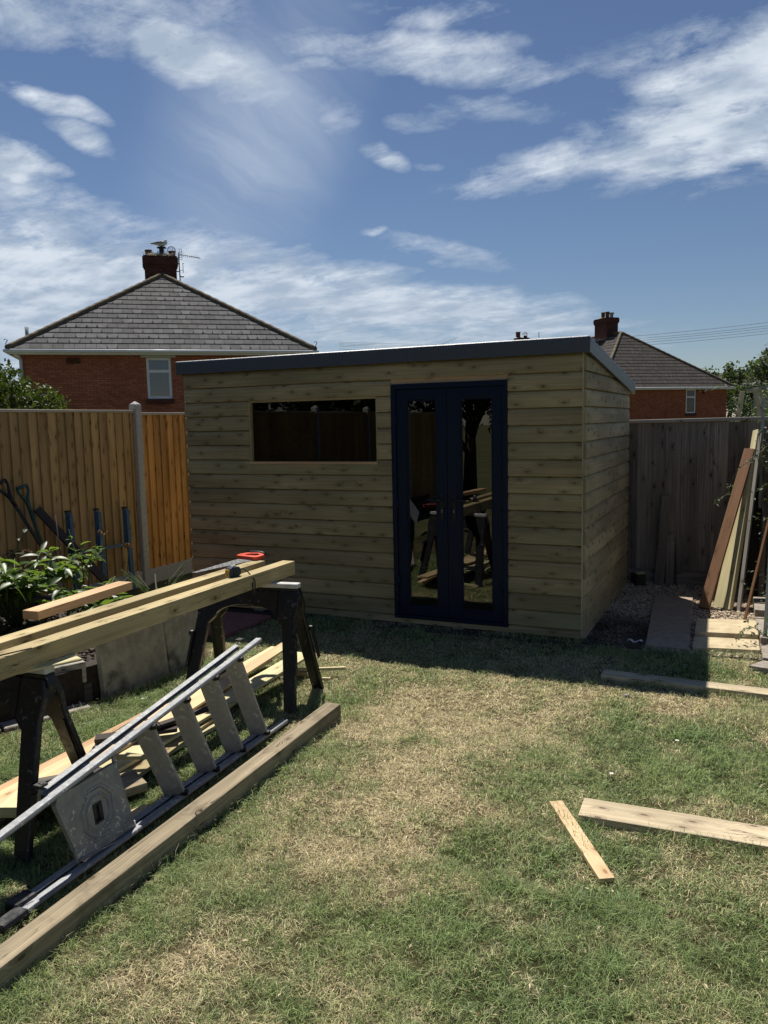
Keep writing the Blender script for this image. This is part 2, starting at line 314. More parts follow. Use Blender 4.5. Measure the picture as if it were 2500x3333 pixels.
def m_leaf(name, ca, cb, cc, rough=.35, trans=.35, spec=.5):
    m = bpy.data.materials.new(name); m.use_nodes = True; m.node_tree.nodes.clear(); t = NT(m.node_tree)
    o = t.n('ShaderNodeOutputMaterial'); b = t.n('ShaderNodeBsdfPrincipled')
    s = t.n('ShaderNodeSeparateXYZ', {0: t.attr('wc')})
    f = t.math('FRACT', t.math('MULTIPLY', s.outputs[2], 7.31))
    col = t.mix(t.ramp(f, .0, .6, 0, 1, False), c4(ca), c4(cb)); col = t.mix(t.ramp(f, .75, 1.0), col, c4(cc))
    setb(t, b, Base_Color=col, Roughness=rough, Specular_IOR_Level=spec)
    tr = t.n('ShaderNodeBsdfTranslucent', {'Color': t.mix(.5, col, (.35, .55, .05, 1))})
    ms = t.n('ShaderNodeMixShader', {0: trans, 1: b.outputs[0], 2: tr.outputs[0]})
    t.nt.links.new(ms.outputs[0], o.inputs[0]); return m
MAT['leaf'] = m_leaf('privet_leaf', (.02, .042, .010), (.045, .072, .017), (.15, .17, .035), .55, .15, .25)
MAT['bigleaf'] = m_leaf('glossy_broad_leaf', (.03, .065, .015), (.065, .115, .025), (.17, .24, .045), .42, .4, .45)
MAT['farleaf'] = m_leaf('distant_leaf', (.035, .05, .03), (.06, .075, .04), (.10, .11, .06), .7, .15)
MAT['darkleaf'] = m_leaf('dark_leaf', (.014, .028, .012), (.03, .045, .018), (.06, .08, .03), .6, .1)
MAT['greyleaf'] = m_leaf('silvery_leaf', (.05, .07, .04), (.11, .13, .085), (.22, .24, .16), .6, .15, .3)

# ------------------------------------------------------------------ mesh helpers
BASE = {}
def V(*a): return Vector(a)
def link(o, parent=None, base=None):
    COL.objects.link(o)
    if parent is not None: o.parent = parent
def tag(o, label=None, cat=None, group=None, kind=None):
    if label: o['label'] = label
    if cat: o['category'] = cat
    if group: o['group'] = group
    if kind: o['kind'] = kind
    return o
def thing(name, loc, label, cat, group=None):
    o = bpy.data.objects.new(name, None); COL.objects.link(o); o.location = loc; o.empty_display_size = .1
    BASE[o.name] = Vector(loc); return tag(o, label, cat, group)

class MB:
    def __init__(s): s.v = []; s.f = []; s.w = []; s.sm = []
    def face(s, pts, wcs, smooth=False):
        i = len(s.v); s.v += [Vector(p) for p in pts]; s.f.append(tuple(range(i, i + len(pts)))); s.w += wcs; s.sm.append(smooth)
    def box(s, c, hx, hy, hz, seed=None, taper=None):
        c = Vector(c); hx = Vector(hx); hy = Vector(hy); hz = Vector(hz); sd = random.random() * 100 if seed is None else seed
        lx, ly, lz = hx.length, hy.length, hz.length; i = len(s.v)
        uo = random.random() * 3
        P = [(x, y, z) for x in (-1, 1) for y in (-1, 1) for z in (-1, 1)]
        s.v += [c + hx * x + hy * y * (taper if taper and x > 0 else 1) + hz * z for x, y, z in P]
        def F(idx, kind):
            if hx.cross(hy).dot(hz) < 0: idx = idx[::-1]
            s.f.append(tuple(i + k for k in idx)); s.sm.append(False)
            for k in idx:
                x, y, z = P[k]
                if kind == 'z': s.w.append((x * lx + uo, y * ly, sd))
                elif kind == 'y': s.w.append((x * lx + uo, z * lz + ly + .03, sd))
                else: s.w.append((y * ly * .15 + uo, z * lz, sd + 3))
        F([0, 1, 3, 2], 'x'); F([4, 6, 7, 5], 'x'); F([0, 4, 5, 1], 'y'); F([2, 3, 7, 6], 'y'); F([0, 2, 6, 4], 'z'); F([1, 5, 7, 3], 'z')
    def abox(s, x0, x1, y0, y1, z0, z1, grain='x', seed=None):
        c = ((x0 + x1) / 2, (y0 + y1) / 2, (z0 + z1) / 2); a = V((x1 - x0) / 2, 0, 0); b = V(0, (y1 - y0) / 2, 0); d = V(0, 0, (z1 - z0) / 2)
        if grain == 'x': s.box(c, a, b, d, seed)
        elif grain == 'y': s.box(c, b, a, d, seed)
        else: s.box(c, d, a, b, seed)
    def plank(s, p0, p1, w, t, up=(0, 0, 1), seed=None, w2=None):
        """p0, p1: centre line of the underside; w wide, t thick"""
        p0 = Vector(p0); p1 = Vector(p1); ax = (p1 - p0); up = Vector(up); xn = ax.normalized()
        up = (up - xn * up.dot(xn)).normalized(); sd = xn.cross(up)
        s.box((p0 + p1) / 2 + up * t / 2, ax / 2, sd * w / 2, up * t / 2, seed, taper=(w2 / w if w2 else None))
    def prism(s, poly, o, ax, ay, dz, seed=None, smooth=False):
        """poly in (a,b) coords on frame o,ax,ay, extruded by dz"""
        sd = random.random() * 100 if seed is None else seed
        o = Vector(o); ax = Vector(ax); ay = Vector(ay); dz = Vector(dz); n = len(poly); i = len(s.v)
        B = [o + ax * a + ay * b for a, b in poly]; s.v += B + [p + dz for p in B]
        area = sum(poly[k][0] * poly[(k + 1) % n][1] - poly[(k + 1) % n][0] * poly[k][1] for k in range(n))
        flip = (area * ax.cross(ay).dot(dz)) < 0
        def F(idx, w):
            if flip: idx = idx[::-1]; w = w[::-1]
            s.f.append(tuple(i + k for k in idx)); s.w += w
        F(list(range(n))[::-1], [(a, b, sd) for a, b in poly][::-1]); s.sm.append(False)
        F([n + k for k in range(n)], [(a, b, sd) for a, b in poly]); s.sm.append(False)
        d = dz.length
        for k in range(n):
            k2 = (k + 1) % n; l = math.dist(poly[k], poly[k2])
            F([k, k2, n + k2, n + k], [(0, 0, sd), (l, 0, sd), (l, d, sd), (0, d, sd)]); s.sm.append(smooth)
    def tube(s, pts, r, n=8, caps=True, smooth=True, r2=None):
        pts = [Vector(p) for p in pts]; m = len(pts); sd = random.random() * 100; i0 = len(s.v); L = 0
        prev = None
        for k, p in enumerate(pts):
            t = (pts[min(k + 1, m - 1)] - pts[max(k - 1, 0)]).normalized()
            if prev is None: a = t.orthogonal().normalized()
            else: a = (prev - t * prev.dot(t)).normalized()
            prev = a; b = t.cross(a)
            rr = r[k] if isinstance(r, (list, tuple)) else (r if r2 is None else r + (r2 - r) * k / max(m - 1, 1))
            for j in range(n):
                an = 2 * math.pi * j / n; s.v.append(p + a * math.cos(an) * rr + b * math.sin(an) * rr)
        for k in range(m - 1):
            l = (pts[k + 1] - pts[k]).length
            for j in range(n):
                j2 = (j + 1) % n
                s.f.append((i0 + k * n + j, i0 + k * n + j2, i0 + (k + 1) * n + j2, i0 + (k + 1) * n + j)); s.sm.append(smooth)
                s.w += [(L, j / n * .1, sd), (L, (j + 1) / n * .1, sd), (L + l, (j + 1) / n * .1, sd), (L + l, j / n * .1, sd)]
            L += l
        if caps:
            s.f.append(tuple(i0 + j for j in range(n))[::-1]); s.sm.append(False); s.w += [(0, 0, sd)] * n
            s.f.append(tuple(i0 + (m - 1) * n + j for j in range(n))); s.sm.append(False); s.w += [(0, 0, sd)] * n
    def lathe(s, c, prof, n=14, axis=(0, 0, 1)):
        ax = Vector(axis).normalized(); pts = [Vector(c) + ax * z for r, z in prof]
        a = ax.orthogonal().normalized(); b = ax.cross(a); i0 = len(s.v); sd = random.random() * 100
        for (r, z), p in zip(prof, pts):
            for j in range(n):
                an = 2 * math.pi * j / n; s.v.append(p + a * math.cos(an) * r + b * math.sin(an) * r)
        for k in range(len(prof) - 1):
            for j in range(n):
                j2 = (j + 1) % n
                s.f.append((i0 + k * n + j, i0 + k * n + j2, i0 + (k + 1) * n + j2, i0 + (k + 1) * n + j)); s.sm.append(True); s.w += [(0, 0, sd)] * 4
    def build(s, name, mat, parent=None, bev=0.0, origin=None, seg=1):
        me = bpy.data.meshes.new(name)
        vs = s.v
        if origin is None:
            lo = Vector((min(p[k] for p in vs) for k in range(3))); hi = Vector((max(p[k] for p in vs) for k in range(3)))
            origin = V((lo.x + hi.x) / 2, (lo.y + hi.y) / 2, lo.z)
        origin = Vector(origin)
        me.from_pydata([p - origin for p in vs], [], s.f)
        a = me.attributes.new('wc', 'FLOAT_VECTOR', 'CORNER'); a.data.foreach_set('vector', np.array(s.w, dtype=np.float32).ravel())
        me.polygons.foreach_set('use_smooth', s.sm)
        me.materials.append(MAT[mat] if isinstance(mat, str) else mat)
        o = bpy.data.objects.new(name, me); COL.objects.link(o)
        if parent is not None:
            o.parent = parent; o.location = origin - BASE[parent.name]
        else: o.location = origin
        BASE[o.name] = origin
        if bev:
            md = o.modifiers.new('bevel', 'BEVEL'); md.width = bev; md.segments = seg; md.limit_method = 'ANGLE'; md.angle_limit = R(40)
        return o

def np_mesh(name, verts, quads, wc, mat, parent=None, origin=(0, 0, 0), attr='wc', smooth=False):
    me = bpy.data.meshes.new(name); origin = Vector(origin)
    verts = np.asarray(verts, dtype=np.float32) - np.array(origin, dtype=np.float32)
    me.vertices.add(len(verts)); me.vertices.foreach_set('co', verts.ravel())
    q = np.asarray(quads, dtype=np.int32); k = q.shape[1]
    me.loops.add(q.size); me.loops.foreach_set('vertex_index', q.ravel())
    me.polygons.add(len(q)); me.polygons.foreach_set('loop_start', np.arange(0, q.size, k, dtype=np.int32))
    try: me.polygons.foreach_set('loop_total', np.full(len(q), k, dtype=np.int32))
    except Exception: pass
    me.update(calc_edges=True)
    a = me.attributes.new(attr, 'FLOAT_VECTOR', 'POINT'); a.data.foreach_set('vector', np.asarray(wc, dtype=np.float32).ravel())
    if smooth: me.polygons.foreach_set('use_smooth', np.ones(len(q), dtype=bool))
    me.materials.append(MAT[mat] if isinstance(mat, str) else mat)
    o = bpy.data.objects.new(name, me); COL.objects.link(o)
    if parent is not None: o.parent = parent; o.location = origin - BASE[parent.name]
    else: o.location = origin
    BASE[o.name] = origin
    return o

def leaves(centers, normals, size, asp=.5, jitter=1.0, rng=RNG, fold=.25):
    """folded pointed leaves: 2 quads each (6 verts). returns verts, quads, wc"""
    n = len(centers); size = np.broadcast_to(np.asarray(size, float), (n,))[:, None]
    d = rng.normal(size=(n, 3)) * jitter + normals; d /= np.linalg.norm(d, axis=1, keepdims=True) + 1e-9
    r = rng.normal(size=(n, 3)); t = np.cross(d, r); t /= np.linalg.norm(t, axis=1, keepdims=True) + 1e-9
    b = np.cross(d, t)
    c = centers
    v0 = c - t * size * .5; v1 = c + b * size * asp * .5 + d * size * fold * .3 - t * size * .1; v2 = c + t * size * .5 - d * size * .12; v3 = c - b * size * asp * .5 + d * size * fold * .3 - t * size * .1
    m0 = c - t * size * .5; 
    vs = np.stack([v0, v1, v2, v3], 1).reshape(-1, 3)
    i = np.arange(n)[:, None] * 4
    tris = np.concatenate([i + np.array([[0, 1, 2]]), i + np.array([[0, 2, 3]])], 0)
    wc = np.zeros((n * 4, 3)); wc[:, 2] = np.repeat(rng.random(n), 4)
    return vs, tris, wc

def clump_crown(blobs, per_m3, rng, shell=.75, inner=.12):
    """points near the surfaces of many small blobs, giving an uneven crown with gaps"""
    P = []; N = []
    for (c, r) in blobs:
        c = np.array(c); r = np.array(r) if np.ndim(r) else np.array([r, r, r])
        n = max(6, int(per_m3 * r[0] * r[1] * r[2] * 4.2))
        d = rng.normal(size=(n, 3)); d /= np.linalg.norm(d, axis=1, keepdims=True)
        rad = shell + (1 - shell) * rng.random((n, 1)) ** .7 + rng.normal(size=(n, 1)) * inner
        P.append(c + d * r * rad); N.append(d)
    return np.concatenate(P), np.concatenate(N)

def crown_blobs(c, r, n, rng, frac=.42, low=-.5):
    c = np.array(c, float); r = np.array(r, float); out = []
    for _ in range(n):
        d = rng.normal(size=3); d /= np.linalg.norm(d)
        if d[2] < low: d[2] = -d[2] * .5
        p = c + d * r * (.45 + .5 * rng.random()); s = frac * (.55 + .75 * rng.random())
        out.append((p, r * s))
    return out

# value noise for the lawn's patches of green and straw
def vnoise(x, y, f, seed):
    rs = np.random.default_rng(seed); T = rs.random((64, 64))
    x = x * f + 100; y = y * f + 100; xi = np.floor(x).astype(int); yi = np.floor(y).astype(int); fx = x - xi; fy = y - yi
    fx = fx * fx * (3 - 2 * fx); fy = fy * fy * (3 - 2 * fy)
    a = T[xi % 64, yi % 64]; b = T[(xi + 1) % 64, yi % 64]; c = T[xi % 64, (yi + 1) % 64]; d = T[(xi + 1) % 64, (yi + 1) % 64]
    return (a * (1 - fx) + b * fx) * (1 - fy) + (c * (1 - fx) + d * fx) * fy
def dryness(x, y):
    """0 = green, 1 = straw"""
    v = .26 * vnoise(x, y, 1.1, 1) + .28 * vnoise(x, y, 2.9, 2) + .26 * vnoise(x, y, 8.0, 3) + .20 * vnoise(x, y, 21.0, 4)
    v = (v - .5) * 2.0 + .49
    def g(cx, cy, rx, ry, w): return w * np.exp(-(((x - cx) / rx) ** 2 + ((y - cy) / ry) ** 2))
    v = v + g(-1.9, 4.9, .6, .6, .30) + g(-1.5, 3.9, .45, .9, .32) + g(-1.35, 3.3, .35, .5, .2) + g(-2.05, 1.9, .45, .25, .35) + g(-1.2, 2.9, .3, .3, .12) + g(-2.1, 5.9, 1.6, .45, .35) + g(-1.1, 5.5, .6, .5, .15)
    v = v - g(-.35, 4.3, .7, .55, .5) - g(-.9, 2.5, .6, .4, .32) - g(-.1, 3.0, .6, .6, .38) - g(-3.6, 3.8, .6, 1.2, .55) - g(-1.75, 2.5, .35, .25, .35) - g(-.2, 5.95, .5, .4, .5) - g(-1.9, 1.7, .6, .25, -.0) - g(-1.2, 1.9, .5, .22, .18) - g(-2.2, 2.8, .1, .8, .15)
    return np.clip(v, 0, 1)

# ================================================================== SETTING
def ground_mat(name, ca, cb, sc=3.0, bd=.01):
    m, t, b = new_mat(name); ob = t.n('ShaderNodeTexCoord').outputs['Object']
    n = t.noise(ob, sc, 8, .65); n2 = t.noise(ob, sc * 14, 5, .6)
    setb(t, b, Base_Color=t.mix(t.ramp(n, .35, .65), c4(ca), c4(cb)), Roughness=.95, Specular_IOR_Level=.1); bump(t, b, n2, .8, bd); return m
MAT['ground'] = ground_mat('far_ground', (.07, .085, .03), (.12, .11, .06), .5)
g = MB(); g.face([(-500, -300, -.02), (500, -300, -.02), (500, 900, -.02), (-500, 900, -.02)], [(0, 0, 0)] * 4)
tag(g.build('ground', 'ground', origin=(0, 0, -.02)), kind='structure')

# lawn base: vertex grid coloured with the same straw and green patches as the blades
def m_lawn():
    m, t, b = new_mat('lawn_earth'); wc = t.attr('wc'); s = t.n('ShaderNodeSeparateXYZ', {0: wc}); ob = t.n('ShaderNodeTexCoord').outputs['Object']
    n = t.noise(ob, 160, 4, .7)
    col = t.mix(s.outputs[0], (.04, .055, .018, 1), (.20, .16, .09, 1))
    col = t.mix(t.ramp(n, .35, .7, 0, .7), col, (.03, .022, .012, 1))
    setb(t, b, Base_Color=col, Roughness=1.0, Specular_IOR_Level=.05); bump(t, b, n, 1.0, .008); return m
MAT['lawn'] = m_lawn()
def lawn_height(x, y): return .022 * vnoise(x, y, 1.3, 5) + .008 * vnoise(x, y, 6, 6) - .016
nx, ny = 120, 150
gx, gy = np.meshgrid(np.linspace(-4.9, 2.6, nx), np.linspace(-4.0, 6.72, ny), indexing='ij')
hz = lawn_height(gx, gy) + .004
vs = np.stack([gx, gy, hz], -1).reshape(-1, 3); ii = np.arange(nx * ny).reshape(nx, ny)
qs = np.stack([ii[:-1, :-1], ii[1:, :-1], ii[1:, 1:], ii[:-1, 1:]], -1).reshape(-1, 4)
wc = np.zeros((nx * ny, 3)); wc[:, 0] = dryness(gx, gy).ravel()
tag(np_mesh('lawn', vs, qs, wc, 'lawn', smooth=True), kind='structure')

# grass blades (uncountable)
def m_grass():
    m = bpy.data.materials.new('grass_blades'); m.use_nodes = True; m.node_tree.nodes.clear(); t = NT(m.node_tree)
    o = t.n('ShaderNodeOutputMaterial'); b = t.n('ShaderNodeBsdfPrincipled', {'Roughness': .55, 'Specular IOR Level': .35})
    col = t.attr('wc', 'Color'); t.nt.links.new(col, b.inputs['Base Color'])
    tr = t.n('ShaderNodeBsdfTranslucent', {'Color': col})
    ms = t.n('ShaderNodeMixShader', {0: .30, 1: b.outputs[0], 2: tr.outputs[0]}); t.nt.links.new(ms.outputs[0], o.inputs[0]); return m
MAT['grass'] = m_grass()
def in_poly(x, y, poly):
    ins = np.zeros(len(x), bool); n = len(poly); j = n - 1
    for i in range(n):
        xi, yi = poly[i]; xj, yj = poly[j]
        c = ((yi > y) != (yj > y)) & (x < (xj - xi) * (y - yi) / (yj - yi + 1e-12) + xi); ins ^= c; j = i
    return ins
def blades(n_per, ymin, ymax, wd, rng, xmin=-4.4, xmax=.55, hmul=1.0, poly=None):
    area = (xmax - xmin) * (ymax - ymin); n = int(n_per * area)
    x = rng.uniform(xmin, xmax, n); y = rng.uniform(ymin, ymax, n)
    vis = (x > -.96 * y - 1.1) & (x < .06 * y + .35)
    ok = vis & in_poly(x, y, poly)
    x, y = x[ok], y[ok]
    d = dryness(x, y)
    thin = rng.random(len(x)) < (1.0 - .3 * np.clip((y - 5.7) / .8, 0, 1) * (x > -4) * (x < -1.3) * 1.6)
    cl = .5 * vnoise(x, y, 17.0, 31) + .5 * vnoise(x, y, 34.0, 32)
    thin &= rng.random(len(x)) < np.clip((cl - .20) * 3.2, .3, 1)
    x, y, d, cl = x[thin], y[thin], d[thin], cl[thin]; n = len(x)
    dry = rng.random(n) < np.clip(d * 1.05 - .12, .05, .88)
    tuft = vnoise(x, y, 9.0, 8)
    tall = (vnoise(x, y, 3.1, 12) > .72) & ~dry
    h = np.where(dry, rng.uniform(.012, .032, n), rng.uniform(.020, .046, n) * (.7 + .6 * tuft)) * hmul
    h = np.where(tall, h * 1.5, h) * (.65 + .8 * cl)
    an = rng.uniform(0, 2 * np.pi, n); lean = np.where(dry, rng.uniform(1.0, 2.4, n), rng.uniform(.25, 1.5, n))
    dx = np.cos(an); dy = np.sin(an); w = wd * rng.uniform(.7, 1.3, n)
    fa = an + np.pi / 2 + rng.normal(size=n) * .7; sx = np.cos(fa) * w / 2; sy = np.sin(fa) * w / 2
    z0 = lawn_height(x, y) + .002
    P0 = np.stack([x, y, z0], 1); side = np.stack([sx, sy, np.zeros(n)], 1)
    mid = P0 + np.stack([dx * lean * h * .35, dy * lean * h * .35, h * .6], 1)
    tip = P0 + np.stack([dx * lean * h * 1.0, dy * lean * h * 1.0, h * np.clip(1.1 - .38 * lean, .25, 1)], 1)
    vs = np.stack([P0 - side, P0 + side, mid + side * .8, mid - side * .8, tip + side * .12, tip - side * .12], 1).reshape(-1, 3)
    i = np.arange(n)[:, None] * 6
    q = np.concatenate([i + np.array([[0, 1, 2, 3]]), i + np.array([[3, 2, 4, 5]])], 0)
    straw = np.array([.90, .80, .52]); straw2 = np.array([.58, .46, .24]); gr = np.array([.19, .30, .08]); gr2 = np.array([.48, .58, .22]); gr3 = np.array([.12, .20, .09])
    m1 = rng.random((n, 1)); cs = straw * (1 - m1) + straw2 * m1
    m2 = rng.random((n, 1)); cg = np.where(m2 < .5, gr * (1 - 2 * m2) + gr2 * 2 * m2, gr2 * (2 - 2 * m2) + gr3 * (2 * m2 - 1))
    bl = vnoise(x, y, 1.7, 21)[:, None]; cg = cg * (1 - .3 * bl) + np.array([.15, .25, .11]) * .3 * bl * 1.3
    cg = cg * (1 - .35 * d[:, None]) + cs * .35 * d[:, None]
    c = np.where(dry[:, None], cs, cg) * rng.uniform(.38, 1.35, (n, 1))
    return vs, q, np.repeat(c, 6, 0)
LAWN = [(-4.0, 1.0), (-4.35, 2.6), (-4.02, 3.35), (-3.86, 4.0), (-3.86, 5.0), (-4.12, 5.35), (-4.12, 6.3), (-3.9, 6.62), (-1.3, 6.62), (-1.22, 6.45), (-.78, 6.40), (-.75, 6.46), (-.42, 6.46), (-.40, 6.53), (.04, 6.60), (.04, 6.25), (2, 6.2), (2, 1.0)]
g1 = blades(34000, 1.35, 3.0, .0020, RNG, poly=LAWN, hmul=.80); g2 = blades(23000, 3.0, 4.6, .0027, RNG, poly=LAWN, hmul=.8); g3 = blades(14000, 4.6, 6.66, .0036, RNG, poly=LAWN, hmul=.8)
def fringe(p, q, spread, n, rng, hmin=.035, hmax=.085, wd=.0028):
    t_ = rng.random(n); x = p[0] + (q[0] - p[0]) * t_ + rng.normal(size=n) * spread; y = p[1] + (q[1] - p[1]) * t_ + rng.normal(size=n) * spread
    keep = vnoise(x, y, 6.0, 14) > rng.uniform(.25, .7, n); x, y = x[keep], y[keep]; n = len(x)
    h = rng.uniform(hmin, hmax, n); an = rng.uniform(0, 2 * np.pi, n); ln = rng.uniform(.2, .9, n); fa = an + 1.57 + rng.normal(size=n) * .5
    P0 = np.stack([x, y, lawn_height(x, y)], 1); sd = np.stack([np.cos(fa) * wd / 2, np.sin(fa) * wd / 2, np.zeros(n)], 1); dd = np.stack([np.cos(an), np.sin(an)], 1)
    mid = P0 + np.concatenate([dd * (ln * h * .3)[:, None], (h * .6)[:, None]], 1); tip = P0 + np.concatenate([dd * (ln * h)[:, None], (h * (1.05 - .35 * ln))[:, None]], 1)
    vs = np.stack([P0 - sd, P0 + sd, mid + sd * .8, mid - sd * .8, tip + sd * .1, tip - sd * .1], 1).reshape(-1, 3)
    i = np.arange(n)[:, None] * 6; qd = np.concatenate([i + np.array([[0, 1, 2, 3]]), i + np.array([[3, 2, 4, 5]])], 0)
    m = rng.random((n, 1)); c = (np.array([.16, .27, .08]) * (1 - m) + np.array([.42, .50, .22]) * m) * rng.uniform(.6, 1.2, (n, 1)); c = np.where(rng.random((n, 1)) < .2, np.array([.8, .7, .45]), c)
    return vs, qd, np.repeat(c, 6, 0)
FR = [fringe(*a, RNG) for a in (((-.66, 3.49), (.35, 3.54), .018, 900), ((-2.19, 1.4), (-2.31, 4.3), .014, 900), ((-.9, 5.60), (.2, 5.56), .014, 420), ((-.47, 3.06), (-.84, 3.64), .03, 160), ((-3.86, 3.9), (-3.84, 5.0), .03, 900), ((-3.9, 2.8), (-3.9, 3.9), .05, 900), ((-.75, 6.42), (.1, 6.52), .022, 800), ((-1.9, 6.52), (-1.22, 6.50), .02, 500), ((-2.32, 4.32), (-2.42, 4.34), .02, 120), ((-2.9, 4.0), (-2.6, 4.7), .06, 500), ((-2.62, 2.0), (-2.62, 3.6), .05, 500))]
off = 0; VS = []; QS = []; WC = []
for a, b_, c in [g1, g2, g3] + FR: VS.append(a); QS.append(b_ + off); WC.append(c); off += len(a)
gob = np_mesh('grass', np.concatenate(VS), np.concatenate(QS), np.concatenate(WC), 'grass')
tag(gob, 'short patchy lawn grass of green and straw coloured blades', 'grass', kind='stuff')

# gravel bed and its stones
MAT['gravel_base'] = ground_mat('gravel_base', (.10, .08, .055), (.20, .17, .12), 25, .01)
def sheet(name, pts, mat, z):
    m = MB(); m.face([(x, y, z) for x, y in pts], [(x, y, 0) for x, y in pts]); return tag(m.build(name, mat, origin=(pts[0][0], pts[0][1], z)), kind='structure')
sheet('gravel_bed', [(-1.3, 6.36), (-.7, 6.38), (.12, 6.55), (.9, 6.5), (.9, 9.16), (-1.3, 9.16)], 'gravel_base', .018)
sheet('soil_strip', [(-4.2, 6.35), (-1.3, 6.42), (-1.3, 9.1), (-5.3, 9.1), (-5.3, 6.5)], 'soil', .012)
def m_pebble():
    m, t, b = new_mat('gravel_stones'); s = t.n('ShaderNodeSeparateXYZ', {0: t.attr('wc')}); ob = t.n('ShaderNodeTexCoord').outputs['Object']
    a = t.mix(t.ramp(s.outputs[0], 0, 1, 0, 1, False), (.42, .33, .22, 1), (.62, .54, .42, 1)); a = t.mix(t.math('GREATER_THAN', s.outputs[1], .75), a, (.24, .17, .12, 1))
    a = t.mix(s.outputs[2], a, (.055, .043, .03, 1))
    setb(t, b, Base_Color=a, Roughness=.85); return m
MAT['pebble'] = m_pebble()
def pebbles(n, xr, yr, size, rng, keep, dirt):
    x = rng.uniform(*xr, n); y = rng.uniform(*yr, n); ok = keep(x, y); x, y = x[ok], y[ok]; n = len(x)
    s = size * rng.uniform(.5, 1.5, n)
    oct_ = np.array([[1, 0, 0], [0, 1, 0], [-1, 0, 0], [0, -1, 0], [.0, 0, 1], [0, 0, -1]], float)
    sc = np.stack([s * rng.uniform(.7, 1.3, n), s * rng.uniform(.5, 1.0, n), s * rng.uniform(.35, .7, n)], 1)
    A = rng.normal(size=(n, 3, 3)); Q, _ = np.linalg.qr(A)
    flat = np.einsum('nij,kj->nki', Q, oct_ ) * sc[:, None, :] + rng.normal(size=(n, 6, 3)) * sc[:, None, :] * .18
    c = np.stack([x, y, .018 + sc[:, 2] * rng.uniform(.3, 1.4, n)], 1)
    vs = (flat + c[:, None, :]).reshape(-1, 3)
    T = np.array([[0, 1, 4], [1, 2, 4], [2, 3, 4], [3, 0, 4], [1, 0, 5], [2, 1, 5], [3, 2, 5], [0, 3, 5]])
    f = (np.arange(n)[:, None, None] * 6 + T[None]).reshape(-1, 3)
    w = np.stack([rng.random(n), rng.random(n), dirt(x, y)], 1)
    return vs, f, np.repeat(w, 6, 0)
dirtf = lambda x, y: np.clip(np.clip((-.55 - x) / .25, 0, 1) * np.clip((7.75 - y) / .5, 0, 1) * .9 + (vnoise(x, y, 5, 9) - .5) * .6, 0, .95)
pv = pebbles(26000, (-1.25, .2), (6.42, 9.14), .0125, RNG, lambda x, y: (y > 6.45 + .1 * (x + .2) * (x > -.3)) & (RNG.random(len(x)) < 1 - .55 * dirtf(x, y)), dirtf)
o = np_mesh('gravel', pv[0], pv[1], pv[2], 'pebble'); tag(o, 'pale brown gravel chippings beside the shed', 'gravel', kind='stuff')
pv = pebbles(2600, (-4.15, -1.3), (6.2, 6.66), .007, RNG, lambda x, y: RNG.random(len(x)) < .3 + .7 * (y > 6.5), lambda x, y: RNG.random(len(x)) * .9)
o = np_mesh('loose_stones', pv[0], pv[1], pv[2], 'pebble'); tag(o, 'scattered crumbs of stone and soil along the shed base', 'stones', kind='stuff')

# ================================================================== SHED
SX0, SX1, SY0, SY1 = -5.226, -1.26, 6.575, 9.02
BZ0, PITCH = .105, .1417
def slope_z(y): return 2.385 - .1024 * (y - SY0)
shed = thing('garden_shed', (-3.24, 7.8, 0), 'timber clad shed with dark grey pent roof, wide window and navy glazed double doors', 'shed')
def prof_d(dz):   # board face distance from the wall plane for height dz above the board's lower edge
    pts = [(0, .026), (.005, .0285), (.090, .0280), (.116, .0235), (.132, .013), (PITCH, .0005)]
    for (a, da), (b, db) in zip(pts, pts[1:]):
        if dz <= b: return da + (db - da) * (dz - a) / (b - a)
    return .005
PZ = [0, .006, .05, .080, .108, .128, PITCH]
def board(mb, o, ax, out, u0, u1, zb, za, zc, top=None, seed=0.):
    """cladding board from u0 to u1 along ax; zb lower edge of the course; clipped to za..zc (top: z limit as function of u)"""
    n = 1 if top is None else 12
    us = [u0 + (u1 - u0) * k / n for k in range(n + 1)]
    def sect(u):
        hi = min(zc, top(u)) if top else zc
        zs = [min(max(zb + p, za), hi) for p in PZ]
        return [o + ax * u + out * (prof_d(min(z - zb, PITCH)) if hi > za + .002 else 0.001) + V(0, 0, z) for z in zs], zs, hi
    for a, b in zip(us, us[1:]):
        A, za_, ha = sect(a); B, zb_, hb = sect(b)
        if max(ha, hb) <= za + .004: continue
        for k in range(len(PZ) - 1):
            if abs(za_[k + 1] - za_[k]) < 1e-5 and abs(zb_[k + 1] - zb_[k]) < 1e-5: continue
            mb.face([A[k], B[k], B[k + 1], A[k + 1]], [(a, za_[k] - zb, seed), (b, zb_[k] - zb, seed), (b, zb_[k + 1] - zb, seed), (a, za_[k + 1] - zb, seed)], True)
        # underside lip, top and ends
        mb.face([o + ax * a + V(0, 0, za_[0]), o + ax * b + V(0, 0, zb_[0]), B[0], A[0]], [(a, .2, seed)] * 4)
    for u, w in ((u0, 0), (u1, 1)):
        P, zs, hi = sect(u)
        if hi <= za + .004: continue
        pts = [o + ax * u + V(0, 0, zs[-1]), o + ax * u + V(0, 0, zs[0])] + P
        mb.face(pts if w else pts[::-1], [(0, .3, seed)] * len(pts))
DX0, DX1, DZ0, DZ1 = -2.946, -1.877, .078, BZ0 + 15 * PITCH
WX0, WX1, WZ0, WZ1 = -4.462, -3.092, 1.478, BZ0 + 14 * PITCH
fw = MB(); O = V(0, SY0, 0); AX = V(1, 0, 0); OUT = V(0, -1, 0)
